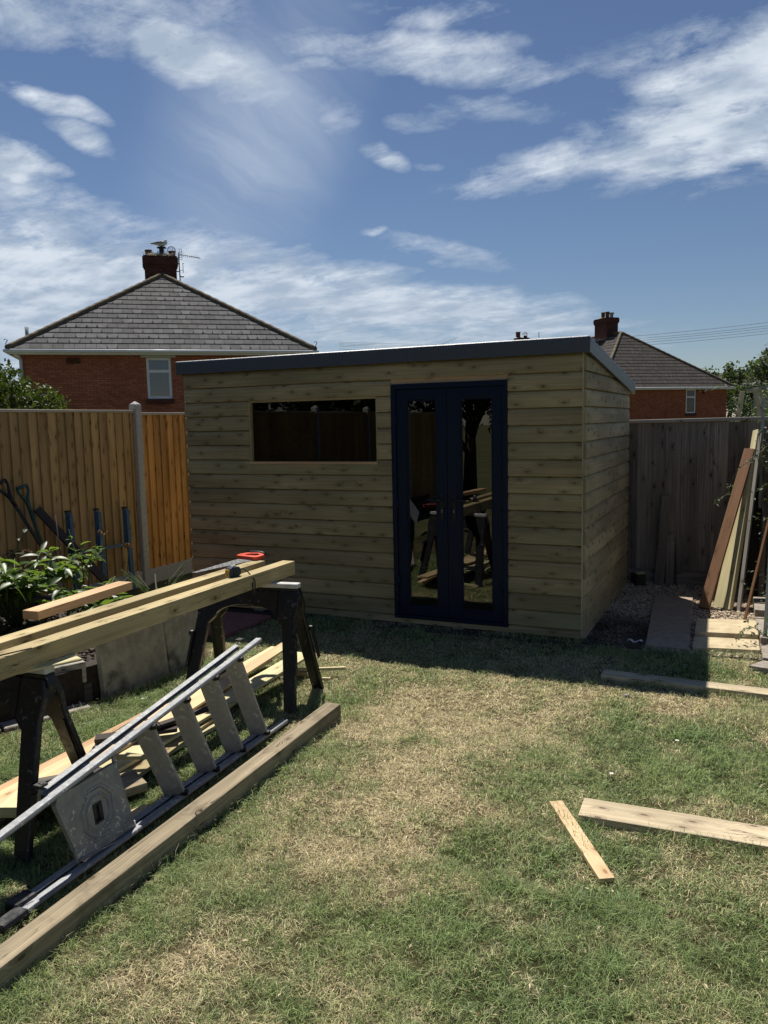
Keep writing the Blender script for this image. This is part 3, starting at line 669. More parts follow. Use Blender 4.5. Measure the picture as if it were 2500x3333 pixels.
for k in range(-1, 17):
    zb = BZ0 + PITCH * k; za = max(zb, .035); zc = min(zb + PITCH, 2.383)
    if zc <= za + .003: continue
    segs = [(SX0, SX1, za, zc)]
    for ox0, ox1, oz0, oz1 in ((DX0, DX1, DZ0, DZ1), (WX0, WX1, WZ0, WZ1)):
        out = []
        for a, b, z0, z1 in segs:
            if oz1 <= z0 + .003 or oz0 >= z1 - .003 or ox1 <= a or ox0 >= b: out.append((a, b, z0, z1)); continue
            if a < ox0: out.append((a, ox0, z0, z1))
            if b > ox1: out.append((ox1, b, z0, z1))
            if oz0 > z0 + .004: out.append((ox0, ox1, z0, oz0))
            if oz1 < z1 - .004: out.append((ox0, ox1, oz1, z1))
        segs = out
    base = random.randint(0, 90)
    for a, b, z0, z1 in segs:
        sd = base + (int((a + 6) * 7) % 13) + .005
        if b - a < .3 and False: sd += 1
        if z0 > zb + .02 or z1 < zb + PITCH - .02: sd = base + .005
        board(fw, O, AX, OUT, a, b, zb, z0, z1, seed=sd)
fw.build('front_wall', 'clad', shed)
sw = MB(); O2 = V(SX1, 0, 0)
for k in range(-1, 17):
    zb = BZ0 + PITCH * k + .004; za = max(zb, .03)
    sd = random.randint(0, 90) + .005
    board(sw, O2, V(0, 1, 0), V(1, 0, 0), SY0 + .002, SY1, zb, za, zb + PITCH, top=lambda u: slope_z(u) - .002, seed=sd)
sw.build('side_wall', 'cladside', shed)
# inner shell (sheathing, floor, back and left walls)
def shell_wall(mb, x0, x1, y0, y1, z0, z1, g='x'): mb.abox(x0, x1, y0, y1, z0, z1, g)
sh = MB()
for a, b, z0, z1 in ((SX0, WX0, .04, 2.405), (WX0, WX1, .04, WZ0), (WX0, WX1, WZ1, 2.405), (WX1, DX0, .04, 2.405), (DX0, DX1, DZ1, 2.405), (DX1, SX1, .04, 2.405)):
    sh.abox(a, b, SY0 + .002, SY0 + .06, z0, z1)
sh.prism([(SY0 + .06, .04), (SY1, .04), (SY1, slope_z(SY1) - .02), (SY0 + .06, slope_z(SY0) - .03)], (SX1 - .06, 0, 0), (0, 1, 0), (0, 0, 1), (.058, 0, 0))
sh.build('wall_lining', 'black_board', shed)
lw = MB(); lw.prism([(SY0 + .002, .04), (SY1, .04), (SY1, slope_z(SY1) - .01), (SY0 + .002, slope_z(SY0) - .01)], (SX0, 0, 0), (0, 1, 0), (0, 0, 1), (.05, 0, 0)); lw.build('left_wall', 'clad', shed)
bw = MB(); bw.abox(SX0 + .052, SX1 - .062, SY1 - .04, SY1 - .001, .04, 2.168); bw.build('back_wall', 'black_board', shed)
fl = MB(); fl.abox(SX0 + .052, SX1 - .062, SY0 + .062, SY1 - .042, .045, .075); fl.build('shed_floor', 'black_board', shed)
# roof and its trim
RX0, RX1, RY0, RY1 = -5.285, -1.2, 6.515, 9.17
def rz(y): return 2.497 - .1024 * (y - 6.525)
rf = MB(); rf.prism([(RY0 + .02, rz(RY0 + .02) - .07), (RY1 - .02, rz(RY1 - .02) - .07), (RY1 - .02, rz(RY1 - .02) - .008), (RY0 + .02, rz(RY0 + .02) - .008)], (RX0 + .02, 0, 0), (0, 1, 0), (0, 0, 1), (RX1 - RX0 - .04, 0, 0))
roof = rf.build('roof', 'membrane', shed)
tm = MB()
def wavy(n, a, b): return [(a + (b - a) * k / n) for k in range(n + 1)]
def ftrim(y): return rz(y)
tm.prism([(0, -.128), (.026, -.128), (.029, -.02), (.025, -.004), (.012, .003), (0, .001)], (RX0, RY0 + .025, rz(RY0)), (0, -1, 0), (0, 0, 1), (RX1 - RX0, 0, 0))
tm.build('front_fascia', 'trim', shed, bev=.002)
ts = MB()
sl = V(0, 1, -.1024).normalized(); LS = (RY1 - RY0) / sl.y
ts.prism([(0, -.125), (.024, -.125), (.027, -.02), (.022, -.002), (.01, .004), (0, .002)], (RX1 - .022, RY0 + .004, rz(RY0) - .001), (1, 0, 0), (0, 0, 1), sl * LS)
ts.build('side_fascia', 'trim', shed, bev=.002)
ts = MB(); ts.prism([(0, -.125), (.024, -.125), (.027, -.02), (.01, .004), (0, .002)], (RX0 + .022, RY0 + .004, rz(RY0) - .001), (-1, 0, 0), (0, 0, 1), sl * LS); ts.build('side_fascia', 'trim', shed, bev=.002)
# pale corner bead between the two clad faces
cb = MB(); cb.abox(SX1 - .001, SX1 + .0035, SY0 - .028, SY0 + .0015, .04, 2.375, 'z'); cb.build('corner_seam', 'fence_top', shed)
# window: liner, sill, glass
wf = MB(); T = .022
wf.abox(WX0, WX0 + T, SY0 - .026, SY0 + .05, WZ0 + T, WZ1 - T, 'z'); wf.abox(WX1 - .008, WX1, SY0 - .02, SY0 + .05, WZ0 + T, WZ1 - T, 'z')
wf.abox(WX0, WX1, SY0 - .02, SY0 + .05, WZ1 - T, WZ1 - .001, 'x')
win = wf.build('window', 'green_pine', shed, bev=.002)
ws = MB(); ws.abox(WX0 - .006, WX1 + .004, SY0 - .034, SY0 + .05, WZ0, WZ0 + T, 'x'); ws.build('sill', 'pink_pine', win, bev=.002)
gp = MB(); gp.face([(WX0 + T, SY0 + .012, WZ0 + T), (WX1 - .008, SY0 + .012, WZ0 + T), (WX1 - .008, SY0 + .012, WZ1 - T), (WX0 + T, SY0 + .012, WZ1 - T)], [(0, 0, 0)] * 4); gp.build('pane', 'winglass', win)
# timber strip above doors
st = MB(); st.abox(DX0, DX1, SY0 - .016, SY0 + .04, DZ1 - .045, DZ1 - .001); st.build('lintel_strip', 'pink_pine', shed)
# door frame
FZ1 = DZ1 - .046; fwid = .045
df = MB(); yf = SY0 - .036; yb_ = SY0 + .04
df.abox(DX0 + .001, DX0 + fwid, yf, yb_, DZ0 + .03, FZ1 - fwid, 'z'); df.abox(DX1 - fwid, DX1 - .001, yf, yb_, DZ0 + .03, FZ1 - fwid, 'z')
df.abox(DX0 + .001, DX1 - .001, yf, yb_, FZ1 - fwid, FZ1, 'x'); df.abox(DX0 + .001, DX1 - .001, yf, yb_, DZ0, DZ0 + .03, 'x')
df.build('door_frame', 'navy', shed, bev=.003, seg=2)
def leaf_door(x0, x1, gx0, gx1, hand):
    z0 = DZ0 + .034; z1 = FZ1 - fwid - .004; y0 = SY0 - .022; y1 = SY0 + .03
    gz0, gz1 = .19, 2.045
    d = MB()
    d.abox(x0, gx0, y0, y1, z0, z1, 'z'); d.abox(gx1, x1, y0, y1, z0, z1, 'z'); d.abox(gx0, gx1, y0, y1, z0, gz0, 'x'); d.abox(gx0, gx1, y0, y1, gz1, z1, 'x')
    door = d.build('door', 'navy', shed, bev=.003, seg=2)
    b = MB(); e = .013; yb0 = SY0 - .014
    b.abox(gx0, gx0 + e, yb0, SY0 + .01, gz0, gz1, 'z'); b.abox(gx1 - e, gx1, yb0, SY0 + .01, gz0, gz1, 'z'); b.abox(gx0 + e, gx1 - e, yb0, SY0 + .01, gz0, gz0 + e); b.abox(gx0 + e, gx1 - e, yb0, SY0 + .01, gz1 - e, gz1)
    b.build('glazing_bead', 'navy', door, bev=.002)
    g_ = MB(); yg = SY0 - .002; e2 = e - .001
    g_.face([(gx0 + e2, yg, gz0 + e2), (gx1 - e2, yg, gz0 + e2), (gx1 - e2, yg, gz1 - e2), (gx0 + e2, yg, gz1 - e2)], [(0, 0, 0)] * 4); g_.build('glass_pane', 'glass', door)
    hx = (x1 - .048) if hand > 0 else (x0 + .060)
    p = MB(); poly = []
    for k in range(20):
        a = 2 * math.pi * k / 20; poly.append((.017 * math.cos(a), .1 * (1 if math.sin(a) > 0 else -1) + .017 * math.sin(a)))
    p.prism(poly, (hx, y0, 1.105), (1, 0, 0), (0, 0, 1), (0, -.008, 0)); hp = p.build('handle', 'black', door, bev=.0015)
    q = MB(); q.tube([(hx, y0 - .006, 1.168), (hx, y0 - .052, 1.168)], .009, 10)
    q.tube([(hx, y0 - .048, 1.168), (hx - hand * .03, y0 - .052, 1.169), (hx - hand * .125, y0 - .050, 1.166)], [.010, .0105, .009], 10)
    q.build('lever', 'black', door)
    kk = MB(); kk.lathe((hx, y0 - .0085, 1.076), [(0, 0.004), (.0075, .003), (.0075, 0)], 12, (0, -1, 0)); kk.abox(hx - .0042, hx + .0042, y0 - .0115, y0 - .0085, 1.052, 1.072); kk.build('lock_cylinder', 'steel', door)
    for hz_ in (.42, 1.13, 1.87):
        h = MB(); hxx = x0 - .004 if hand > 0 else x1 + .004
        h.tube([(hxx, y0 - .010, hz_ - .05), (hxx, y0 - .010, hz_ + .05)], .0085, 10); h.abox(hxx - .018, hxx + .018, y0 - .0105, y0 - .0005 + .0, hz_ - .042, hz_ + .042); h.build('hinge', 'navy', door)
leaf_door(DX0 + fwid + .004, -2.4255, -2.806, -2.520, 1)
leaf_door(-2.4215, DX1 - fwid - .004, -2.300, -2.012, -1)
fb = MB()
for bx, w in ((-4.95, .11), (-4.45, .11), (-4.05, .1), (-3.62, .10), (-3.25, .10), (-2.85, .10), (-2.35, .10), (-1.95, .1)):
    fb = MB(); fb.abox(bx - w / 2, bx + w / 2, SY0 - .01, SY0 + .1, -.01, .034); fb.build('support_block', 'concrete', shed, bev=.006)

# ================================================================== FENCES
FX = -6.58
lf = thing('wooden_fence', (FX, 5.4, 0), 'tall brown and orange board fence with concrete post left of the shed', 'fence')
def closeboard(y0, y1, z0, z1, mat, parent, label=None, bw=.118, x=FX):
    mb = MB(); y = y0
    while y < y1 - .01:
        w = min(bw * random.uniform(.94, 1.06), y1 - y); t0 = .007; t1 = .026; dz = random.uniform(-.006, .006); dx = random.uniform(0, .003)
        sd = random.random() * 100
        a = [(x + .002, y), (x + t1 + dx, y), (x + t0 + dx, y + w + .0), (x + .002, y + w + .0)]
        i = len(mb.v); mb.v += [V(p[0], p[1], z0 + dz) for p in a] + [V(p[0], p[1], z1) for p in a]
        for idx, vv in (((1, 2, 6, 5), 0), ((0, 1, 5, 4), .12), ((2, 3, 7, 6), .15), ((3, 0, 4, 7), .3)):
            mb.f.append(tuple(i + k for k in idx)); mb.sm.append(False)
            for k in idx: mb.w.append(((z1 if k > 3 else z0) + sd % 3, vv + (w if k % 4 in (2, 3) else 0), sd))
        y += w
    o = mb.build('fence_panel', mat, parent)
    if label: o['label'] = label
    return o
def cap(mb, y0, y1, z, x=FX, w=.05): mb.abox(x - .012, x - .012 + w, y0, y1, z, z + .03, 'y')
bays = [(-4.2, -2.30), (-2.2, -.37), (-.27, 1.55), (1.65, 3.47), (3.57, 5.22)]
for y0, y1 in bays:
    closeboard(y0, y1, .16, 2.03, 'fence', lf)
for y0, y1, z, m, l in ((5.32, 7.285, 2.03, 'fence', None), (7.385, 9.28, 2.005, 'fence_glow', 'fence panel behind the post with an orange glow put into its colour')):
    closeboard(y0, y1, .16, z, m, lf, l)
for y0, y1, z in [(a, b, 2.026) for a, b in bays] + [(5.32, 7.285, 2.026), (7.385, 9.28, 2.0)]:
    c = MB(); cap(c, y0, y1, z); c.build('capping_rail', 'fence_top', lf, bev=.003)
    gb = MB(); gb.abox(FX - .01, FX + .035, y0 - .0, y1 + .0, -.02, .158, 'y'); gb.build('gravel_board', 'concrete', lf, bev=.004)
for yp in (-2.25, -.32, 1.60, 3.52, 5.27, 7.335):
    p = MB(); h = 2.12; w = .05; w2 = .055; px_ = FX + .01
    base = [(px_ - w2, yp - w), (px_ + w2, yp - w), (px_ + w2, yp + w), (px_ - w2, yp + w)]
    i = len(p.v); p.v += [V(a, b, -.02) for a, b in base] + [V(a, b, h) for a, b in base] + [V(px_, yp, h + .045)]
    for f_ in ((0, 1, 5, 4), (1, 2, 6, 5), (2, 3, 7, 6), (3, 0, 4, 7), (4, 5, 8), (5, 6, 8), (6, 7, 8), (7, 4, 8)): p.f.append(tuple(i + k for k in f_)); p.sm.append(False); p.w += [(0, 0, 0)] * len(f_)
    p.build('concrete_post', 'concrete', lf, bev=.008)

bf = thing('weathered_fence', (-.5, 9.18, 0), 'grey weathered board fence behind the gravel and shed', 'fence')
mb = MB(); x = -1.9; YB = 9.17
mb.abox(-1.9, 1.9, YB + .022, YB + .03, .02, 1.78)
while x < 1.9:
    w = random.uniform(.13, .165); t = random.uniform(0, .006)
    mb.box((x + w / 2, YB + .01 - t / 2, .98), (0, 0, .80 + random.uniform(-.004, .004)), (w / 2 - .0006, 0, 0), (0, .009 + t / 2, 0)); x += w
mb.build('fence_boards', 'grey_fence', bf)
c = MB(); c.box((0, YB + .004, 1.812), (1.9, 0, .012), (0, .034, 0), (0, 0, .018)); c.build('capping_rail', 'grey_cap', bf, bev=.004)
c = MB(); c.abox(-1.9, 1.9, YB - .018, YB + .02, -.01, .168); c.build('gravel_board', 'grey_fence', bf, bev=.003)

# ================================================================== HOUSES
def house(name, label, a, yaw, Wd, L, ze, za, mats, courses, win_u, win_z, gut='white_pvc'):
    c, s_ = math.cos(R(yaw)), math.sin(R(yaw)); d = V(c, s_, 0); n = V(-s_, c, 0); A = V(a[0], a[1], 0)
    h = thing(name, tuple(A + d * Wd / 2 + n * L / 2), label, 'house')
    P = lambda u, w, z: A + d * u + n * w + V(0, 0, z)
    ov = .32; wt_ = ze - .12
    # walls, front one with a window opening
    wu0, wu1, wz0, wz1 = win_u[0], win_u[1], win_z[0], win_z[1]
    mb = MB()
    def quad(p, q, z0, z1, off=0): 
        ln = (q - p).length; e = [p + V(0, 0, z0), q + V(0, 0, z0), q + V(0, 0, z1), p + V(0, 0, z1)]
        mb.face(e, [(off, z0, 0), (off + ln, z0, 0), (off + ln, z1, 0), (off, z1, 0)])
    fa, fb_ = ov, Wd - ov
    for u0, u1, z0, z1 in ((fa, wu0, -1, wt_), (wu1, fb_, -1, wt_), (wu0, wu1, -1, wz0), (wu0, wu1, wz1, wt_)):
        quad(P(u0, ov, 0), P(u1, ov, 0), z0, z1, u0)
    quad(P(fb_, ov, 0), P(fb_, L - ov, 0), -1, wt_); quad(P(fb_, L - ov, 0), P(fa, L - ov, 0), -1, wt_); quad(P(fa, L - ov, 0), P(fa, ov, 0), -1, wt_)
    # reveals
    for p, q in (((wu0, wz0), (wu0, wz1)), ((wu0, wz1), (wu1, wz1)), ((wu1, wz1), (wu1, wz0)), ((wu1, wz0), (wu0, wz0))):
        mb.face([P(p[0], ov, p[1]), P(q[0], ov, q[1]), P(q[0], ov + .12, q[1]), P(p[0], ov + .12, p[1])], [(0, p[1], 0), (0, q[1], 0), (.1, q[1], 0), (.1, p[1], 0)])
    mb.build('wall', mats[0], h)
    # roof slopes in courses
    hf = Wd / 2; E1 = P(hf, hf, za); E2 = P(hf, L - hf, za)
    cr = [P(0, 0, ze), P(Wd, 0, ze), P(Wd, L, ze), P(0, L, ze)]
    mb = MB()
    def face(p0, p1, q0, q1):
        nn = (p1 - p0).cross(q0 - p0).normalized()
        if nn.z < 0: nn = -nn
        ax = (p1 - p0).normalized(); sl_ = (q0 - p0).length
        for k in range(courses):
            t0 = k / courses; t1 = min((k + 1.15) / courses, 1)
            lo0 = p0.lerp(q0, t0) + nn * .028; lo1 = p1.lerp(q1, t0) + nn * .028; hi0 = p0.lerp(q0, t1) + nn * .004; hi1 = p1.lerp(q1, t1) + nn * .004
            sd = k + (.5 if k % 2 else 0); uo = .165 if k % 2 else 0; j = random.uniform(-.01, .01)
            W_ = lambda p, v: ((p - p0).dot(ax) + uo + j, v, k * 1.37)
            mb.face([lo0, lo1, hi1, hi0], [W_(lo0, 0), W_(lo1, 0), W_(hi1, sl_ / courses * .3), W_(hi0, sl_ / courses * .3)])
            mb.face([lo0 - nn * .026, lo1 - nn * .026, lo1, lo0], [W_(lo0, .5), W_(lo1, .5), W_(lo1, .5), W_(lo0, .5)])
    face(cr[0], cr[1], E1, E1); face(cr[1], cr[2], E1, E2); face(cr[2], cr[3], E2, E2); face(cr[3], cr[0], E2, E1)
    rf_ = mb.build('roof', mats[1], h)
    for p, q in ((cr[0], E1), (cr[1], E1), (cr[2], E2), (cr[3], E2), (E1, E2)):
        t = MB(); m_ = max(int((q - p).length / .38), 2); pts = []; rr = []
        for k in range(m_ * 2 + 1):
            pts.append(p.lerp(q, k / (m_ * 2)) + V(0, 0, .02)); rr.append(.11 if k % 2 else .096)
        t.tube(pts, rr, 10); t.build('hip_tiles' if q is E1 or p is not E1 else 'ridge_tiles', 'hip', rf_)
    # eaves board, gutter
    mb = MB()
    for p, q in ((cr[0], cr[1]), (cr[1], cr[2]), (cr[3], cr[0])):
        ax = (q - p).normalized(); o_ = V(ax.y, -ax.x, 0)
        mb.plank(p + V(0, 0, -.17) - o_ * .02, q + V(0, 0, -.17) - o_ * .02, .03, .16)
        mb.plank(p + V(0, 0, -.165) - o_ * .18, q + V(0, 0, -.165) - o_ * .18, .3, .02)
    mb.build('eaves_board', 'white_pvc', h)
    mb = MB()
    for p, q in ((cr[0], cr[1]), (cr[1], cr[2]), (cr[3], cr[0])):
        ax = (q - p).normalized(); o_ = V(ax.y, -ax.x, 0)
        mb.tube([p + o_ * .06 + V(0, 0, -.065) - ax * .05, q + o_ * .06 + V(0, 0, -.065) + ax * .05], .058, 10)
    mb.build('gutter', gut, h)
    # window
    F = MB(); y = ov + .05
    def bar(u0, u1, z0, z1, yy=y, dd=.06): F.box(P((u0 + u1) / 2, yy, (z0 + z1) / 2), d * (u1 - u0) / 2, n * dd / 2, V(0, 0, (z1 - z0) / 2))
    fwd = .085; zm = wz1 - (wz1 - wz0) * .33
    bar(wu0, wu0 + fwd, wz0, wz1); bar(wu1 - fwd, wu1, wz0, wz1); bar(wu0 + fwd, wu1 - fwd, wz1 - fwd, wz1); bar(wu0 + fwd, wu1 - fwd, wz0, wz0 + fwd); bar(wu0 + fwd, wu1 - fwd, zm - .05, zm + .05)
    wdo = F.build('window', 'white_pvc', h, bev=.006)
    g_ = MB(); g_.face([P(wu0 + .05, y + .01, wz0 + .05), P(wu1 - .05, y + .01, wz0 + .05), P(wu1 - .05, y + .01, wz1 - .05), P(wu0 + .05, y + .01, wz1 - .05)], [(0, 0, 0)] * 4)
    g_.build('pane', 'housepane' if name != 'brick_house' else 'glass', wdo)
    if name == 'brick_house':
        b = MB(); z = wz0 + .09
        while z < wz1 - .08:
            b.box(P((wu0 + wu1) / 2, y + .10, z), d * ((wu1 - wu0) / 2 - .06), n * .014 + V(0, 0, .006), V(0, 0, .0012) ); z += .036
        b.build('blind', 'blind', wdo)
        b = MB(); 
        for uu in (wu0 + .24, wu1 - .24): b.box(P(uu, y + .08, (wz0 + wz1) / 2), d * .012, n * .002, V(0, 0, (wz1 - wz0) / 2 - .07))
        b.build('blind_cord', 'blind', wdo)
        b = MB(); b.box(P((wu0 + wu1) / 2, y + .35, (wz0 + wz1) / 2), d * .7, n * .01, V(0, 0, .9)); b.build('room_dark_panel', 'black', wdo)  # black panel behind the blind stands for the unlit room
        b = MB(); b.box(P((wu0 + wu1) / 2, ov - .012, wz1 + .06), d * ((wu1 - wu0) / 2 + .16), n * .014, V(0, 0, .058)); b.build('lintel', 'concrete', h)
    b = MB(); b.box(P((wu0 + wu1) / 2, ov - .03, wz0 - .09), d * ((wu1 - wu0) / 2 + .04), n * .06, V(0, 0, .085)); b.build('window_sill', 'brick_dark', h)
    return h, P, d, n
def chimney(h, c, d, n, wd, wn_, z0, z1, mat, pots, flaunch='flaunch'):
    """corbelled stack with a mortar top"""
    mb = MB(); c = Vector(c)
    def ring(w1, w2, za_, zb_):
        cn = [c - d * w1 - n * w2, c + d * w1 - n * w2, c + d * w1 + n * w2, c - d * w1 + n * w2]; L = 0
        for k in range(4):
            p, q = cn[k], cn[(k + 1) % 4]; l = (q - p).length
            mb.face([p + V(0, 0, za_), q + V(0, 0, za_), q + V(0, 0, zb_), p + V(0, 0, zb_)], [(L, za_, 0), (L + l, za_, 0), (L + l, zb_, 0), (L, zb_, 0)]); L += l
        mb.face([p + V(0, 0, zb_) for p in cn], [(0, 0, 0)] * 4); mb.face([p + V(0, 0, za_) for p in cn][::-1], [(0, 0, 0)] * 4)
    hw, hn = wd / 2, wn_ / 2; H = z1 - z0
    ring(hw, hn, z0, z1 - .42); ring(hw + .035, hn + .035, z1 - .42, z1 - .34); ring(hw + .07, hn + .07, z1 - .34, z1 - .06); ring(hw + .03, hn + .03, z1 - .06, z1)
    ch = mb.build('chimney', mat, h)
    fm = MB(); prof = []
    for k in range(7):
        for _ in range(1): fm.lathe(c + d * random.uniform(-hw * .7, hw * .7) + n * random.uniform(-hn * .6, hn * .6) + V(0, 0, z1 - .03), [(.30, 0), (.26, .06), (.14, .12), (.0, .13)], 9)
    fm.build('mortar_top', flaunch, ch)
    for off, dn, r, hgt in pots:
        pm = MB(); pm.lathe(c + d * off + n * dn + V(0, 0, z1), [(r * .95, 0), (r, hgt - .05), (r * 1.12, hgt - .05), (r * 1.12, hgt), (r * .8, hgt), (r * .75, .05)], 14); pm.build('chimney_pot', 'pot', ch)
    return ch
hl, P, hd, hn_ = house('brick_house', 'red brick house with grey slate hip roof, big chimney and one white window', (-21.34, 18.22), 41, 9.83, 15, 4.4, 7.642, ('brick', 'slate'), 16, (4.16, 4.96), (2.80, 4.16))
cc = P(9.83 / 2 - .02, 9.83 / 2 + .75, 0)
ch = chimney(hl, cc, hd, hn_, 1.20, .75, 7.0, 8.47, 'brick_dark', ((-.42, .0, .13, .26), (.47, .0, .13, .25)))
cw = MB(); tp = cc + V(0, 0, 8.47) + hd * .08
cw.lathe(tp, [(.12, 0), (.13, .10), (.09, .16), (.1, .32), (.1, .38)], 10); cw.lathe(tp + V(0, 0, .36), [(.0, -.01), (.19, .0), (.17, .035), (.0, .06)], 12); cw.build('chimney_cowl', 'black', ch)
cg = MB(); gc = cc + V(0, 0, 8.70) + hd * .45
for k in range(5):
    an = k * math.pi / 5; cg.tube([gc + (hd * math.cos(an) + hn_ * math.sin(an)) * .17 * math.cos(t) + V(0, 0, .02 + .19 * math.sin(t)) for t in [math.pi * j / 14 for j in range(15)]], .006, 4)
cg.tube([gc + (hd * math.cos(t) + hn_ * math.sin(t)) * .17 for t in [2 * math.pi * j / 16 for j in range(17)]], .007, 4); cg.build('wire_guard', 'wire', ch)
ns = MB()
for k in range(150):
    p0 = cc + hd * random.uniform(-.5, .55) + hn_ * random.uniform(-.42, -.1) + V(0, 0, 8.47 + random.uniform(-.02, .12)); dr = V(random.gauss(0, 1), random.gauss(0, 1), random.gauss(0, .5)).normalized()
    ns.tube([p0, p0 + dr * random.uniform(.08, .25)], .006, 3)
for k in range(8): p0 = cc + hd * random.choice((-.6, -.58, .58)) + V(0, 0, 8.45) - hn_ * .2; ns.tube([p0, p0 + V(random.gauss(0, .25), random.gauss(0, .2), random.uniform(.1, .25))], .005, 3)
ns.build('bird_nest_twigs', 'nest', ch)
# television aerial bolted to the stack
ar = MB(); m0 = cc + hd * .72 - hn_ * .3
ar.tube([m0 + V(0, 0, 7.55), m0 + V(0, 0, 8.62) - hd * .02], .022, 8); b0 = m0 + V(0, 0, 8.56); be = b0 + hd * .80 + V(0, 0, -.12)
ar.tube([b0, be], .014, 6)
for k in range(9):
    p = b0.lerp(be, .2 + .8 * k / 8); l = .13 - .004 * k; ar.tube([p - V(0, 0, l * .7) - hn_ * l * .5, p + V(0, 0, l * .7) + hn_ * l * .5], .007, 4)
for sg in (-1, 1):
    for q in (-.05, .05): ar.tube([b0 + hd * (.06 + q) + V(0, 0, sg * .03), b0 + hd * (.06 + q) + V(0, 0, sg * .2)], .008, 4)
    for zz_ in (.05, .12, .2): ar.tube([b0 + hd * .01 + V(0, 0, sg * zz_), b0 + hd * .11 + V(0, 0, sg * zz_)], .008, 4)
ar.tube([m0 + V(0, 0, 7.95) , m0 + hd * .13 + V(0, 0, 7.95)], .012, 5); ar.tube([m0 + hd * .13 + V(0, 0, 7.85), m0 + hd * .13 + V(0, 0, 8.22)], .012, 5); ar.tube([m0 + hd * .11 + V(0, 0, 8.21), m0 + hd * .17 + V(0, 0, 8.21)], .014, 5)
ar.tube([m0 + V(0, 0, 7.72), m0 + hd * .1 + V(0, 0, 7.70), m0 + hd * .15 + V(0, 0, 7.72)], .03, 6); ar.tube([m0 - hd * .12 + V(0, 0, 7.9), m0 + hd * .02 + V(0, 0, 7.9)], .02, 5); ar.tube([m0 - hd * .12 + V(0, 0, 8.2), m0 + hd * .02 + V(0, 0, 8.2)], .02, 5)
ar.build('television_aerial', 'aerial', hl)
dp = MB(); dp.tube([P(.32 + .02, .25, -.5), P(.34, .25, 4.1)], .05, 8); dp.tube([P(.34, .25, 4.1), P(.2, .05, 4.28)], .045, 8); dp.build('downpipe', 'white_pvc', hl)
vp = MB(); vp.tube([P(.42, 1.5, 4.2), P(.42, 1.5, 5.25)], .06, 8); vp.build('vent_pipe', 'galv', hl)
ab = MB(); ab.box(P(1.9, .30, 4.05), hd * .2, hn_ * .03, V(0, 0, .09)); ab.build('air_brick', 'brick_dark', hl)
for u in (-.02, 9.85):
    hk = MB(); pp = P(u, .02, 4.42); hk.tube([pp + V(0, 0, 0.02) - hn_ * .05, pp + V(0, 0, .16) + hd * .0, pp + V(0, 0, .24) + hd * .05, pp + V(0, 0, .28) - hd * .01, pp + V(0, 0, .25) - hd * .05], .014, 5); hk.build('hip_iron', 'aerial', hl)
# seagull resting on the cowl
gl = thing('seagull', tuple(tp + V(0, 0, .42)), 'white and grey gull resting on the chimney cowl with its head tucked', 'bird')
gm = MB(); t0 = tp + V(0, 0, .50)
prof = [(-.40, .008, .0), (-.28, .035, .01), (-.16, .075, .02), (0, .10, .03), (.10, .095, .035), (.17, .06, .06), (.20, .05, .10)]
gm.tube([t0 + hd * a + V(0, 0, z - .0) for a, r_, z in prof], [r_ for a, r_, z in prof], 12); gm.tube([t0 + hd * .15 + V(0, 0, .09), t0 + hd * .165 + V(0, 0, .15), t0 + hd * .14 + V(0, 0, .185)], [.055, .058, .02], 10)
gm.build('body', 'gullwhite', gl)
wg = MB()
for sg in (-1, 1): wg.tube([t0 + hd * a + hn_ * sg * yy + V(0, 0, z) for a, yy, z in ((.12, .07, .05), (0, .085, .06), (-.18, .06, .045), (-.42, .01, .015))], [.03, .055, .045, .008], 8)
wg.build('wing', 'gullgrey', gl)
bk = MB(); bk.tube([t0 + hd * .15 + V(0, 0, .14) - hn_ * .03, t0 + hd * .07 + V(0, 0, .125) - hn_ * .05], [.012, .004], 6); bk.build('beak', 'tape_yellow', gl)
# right house
hr, P, hd, hn_ = house('brick_bungalow', 'red brick house with brown tiled hip roof beyond the grey fence', (-9.04, 52.9), 44, 10.68, 16, 3.8, 7.915, ('brick_far', 'tile'), 17, (6.95, 7.75), (2.05, 3.66))
cc = P(10.68 / 2 - .1, 10.68 / 2 + 1.7, 0)
cr_ = chimney(hr, cc, hd, hn_, .95, 1.55, 6.9, 9.12, 'brick_dark', ((-.25, -.5, .14, .42), (-.2, .1, .14, .45)))
lp = MB(); lp.lathe(cc + V(0, 0, 9.12) + hn_ * -.15 + hd * .35, [(.12, 0), (.12, .28), (.18, .3), (.18, .42)], 10); lp.build('vent_cowl', 'lead', cr_)
lm = MB(); lm.box(cc + V(0, 0, 7.5) - hd * .75, hd * .32, hn_ * .8, V(0, 0, .02) + hd * -.0, ); lm.build('lead_flashing', 'lead', hr)
vb = MB(); vb.box(P(8.35, .30, 3.45), hd * .09, hn_ * .03, V(0, 0, .09)); vb.build('air_brick', 'brick_dark', hr)
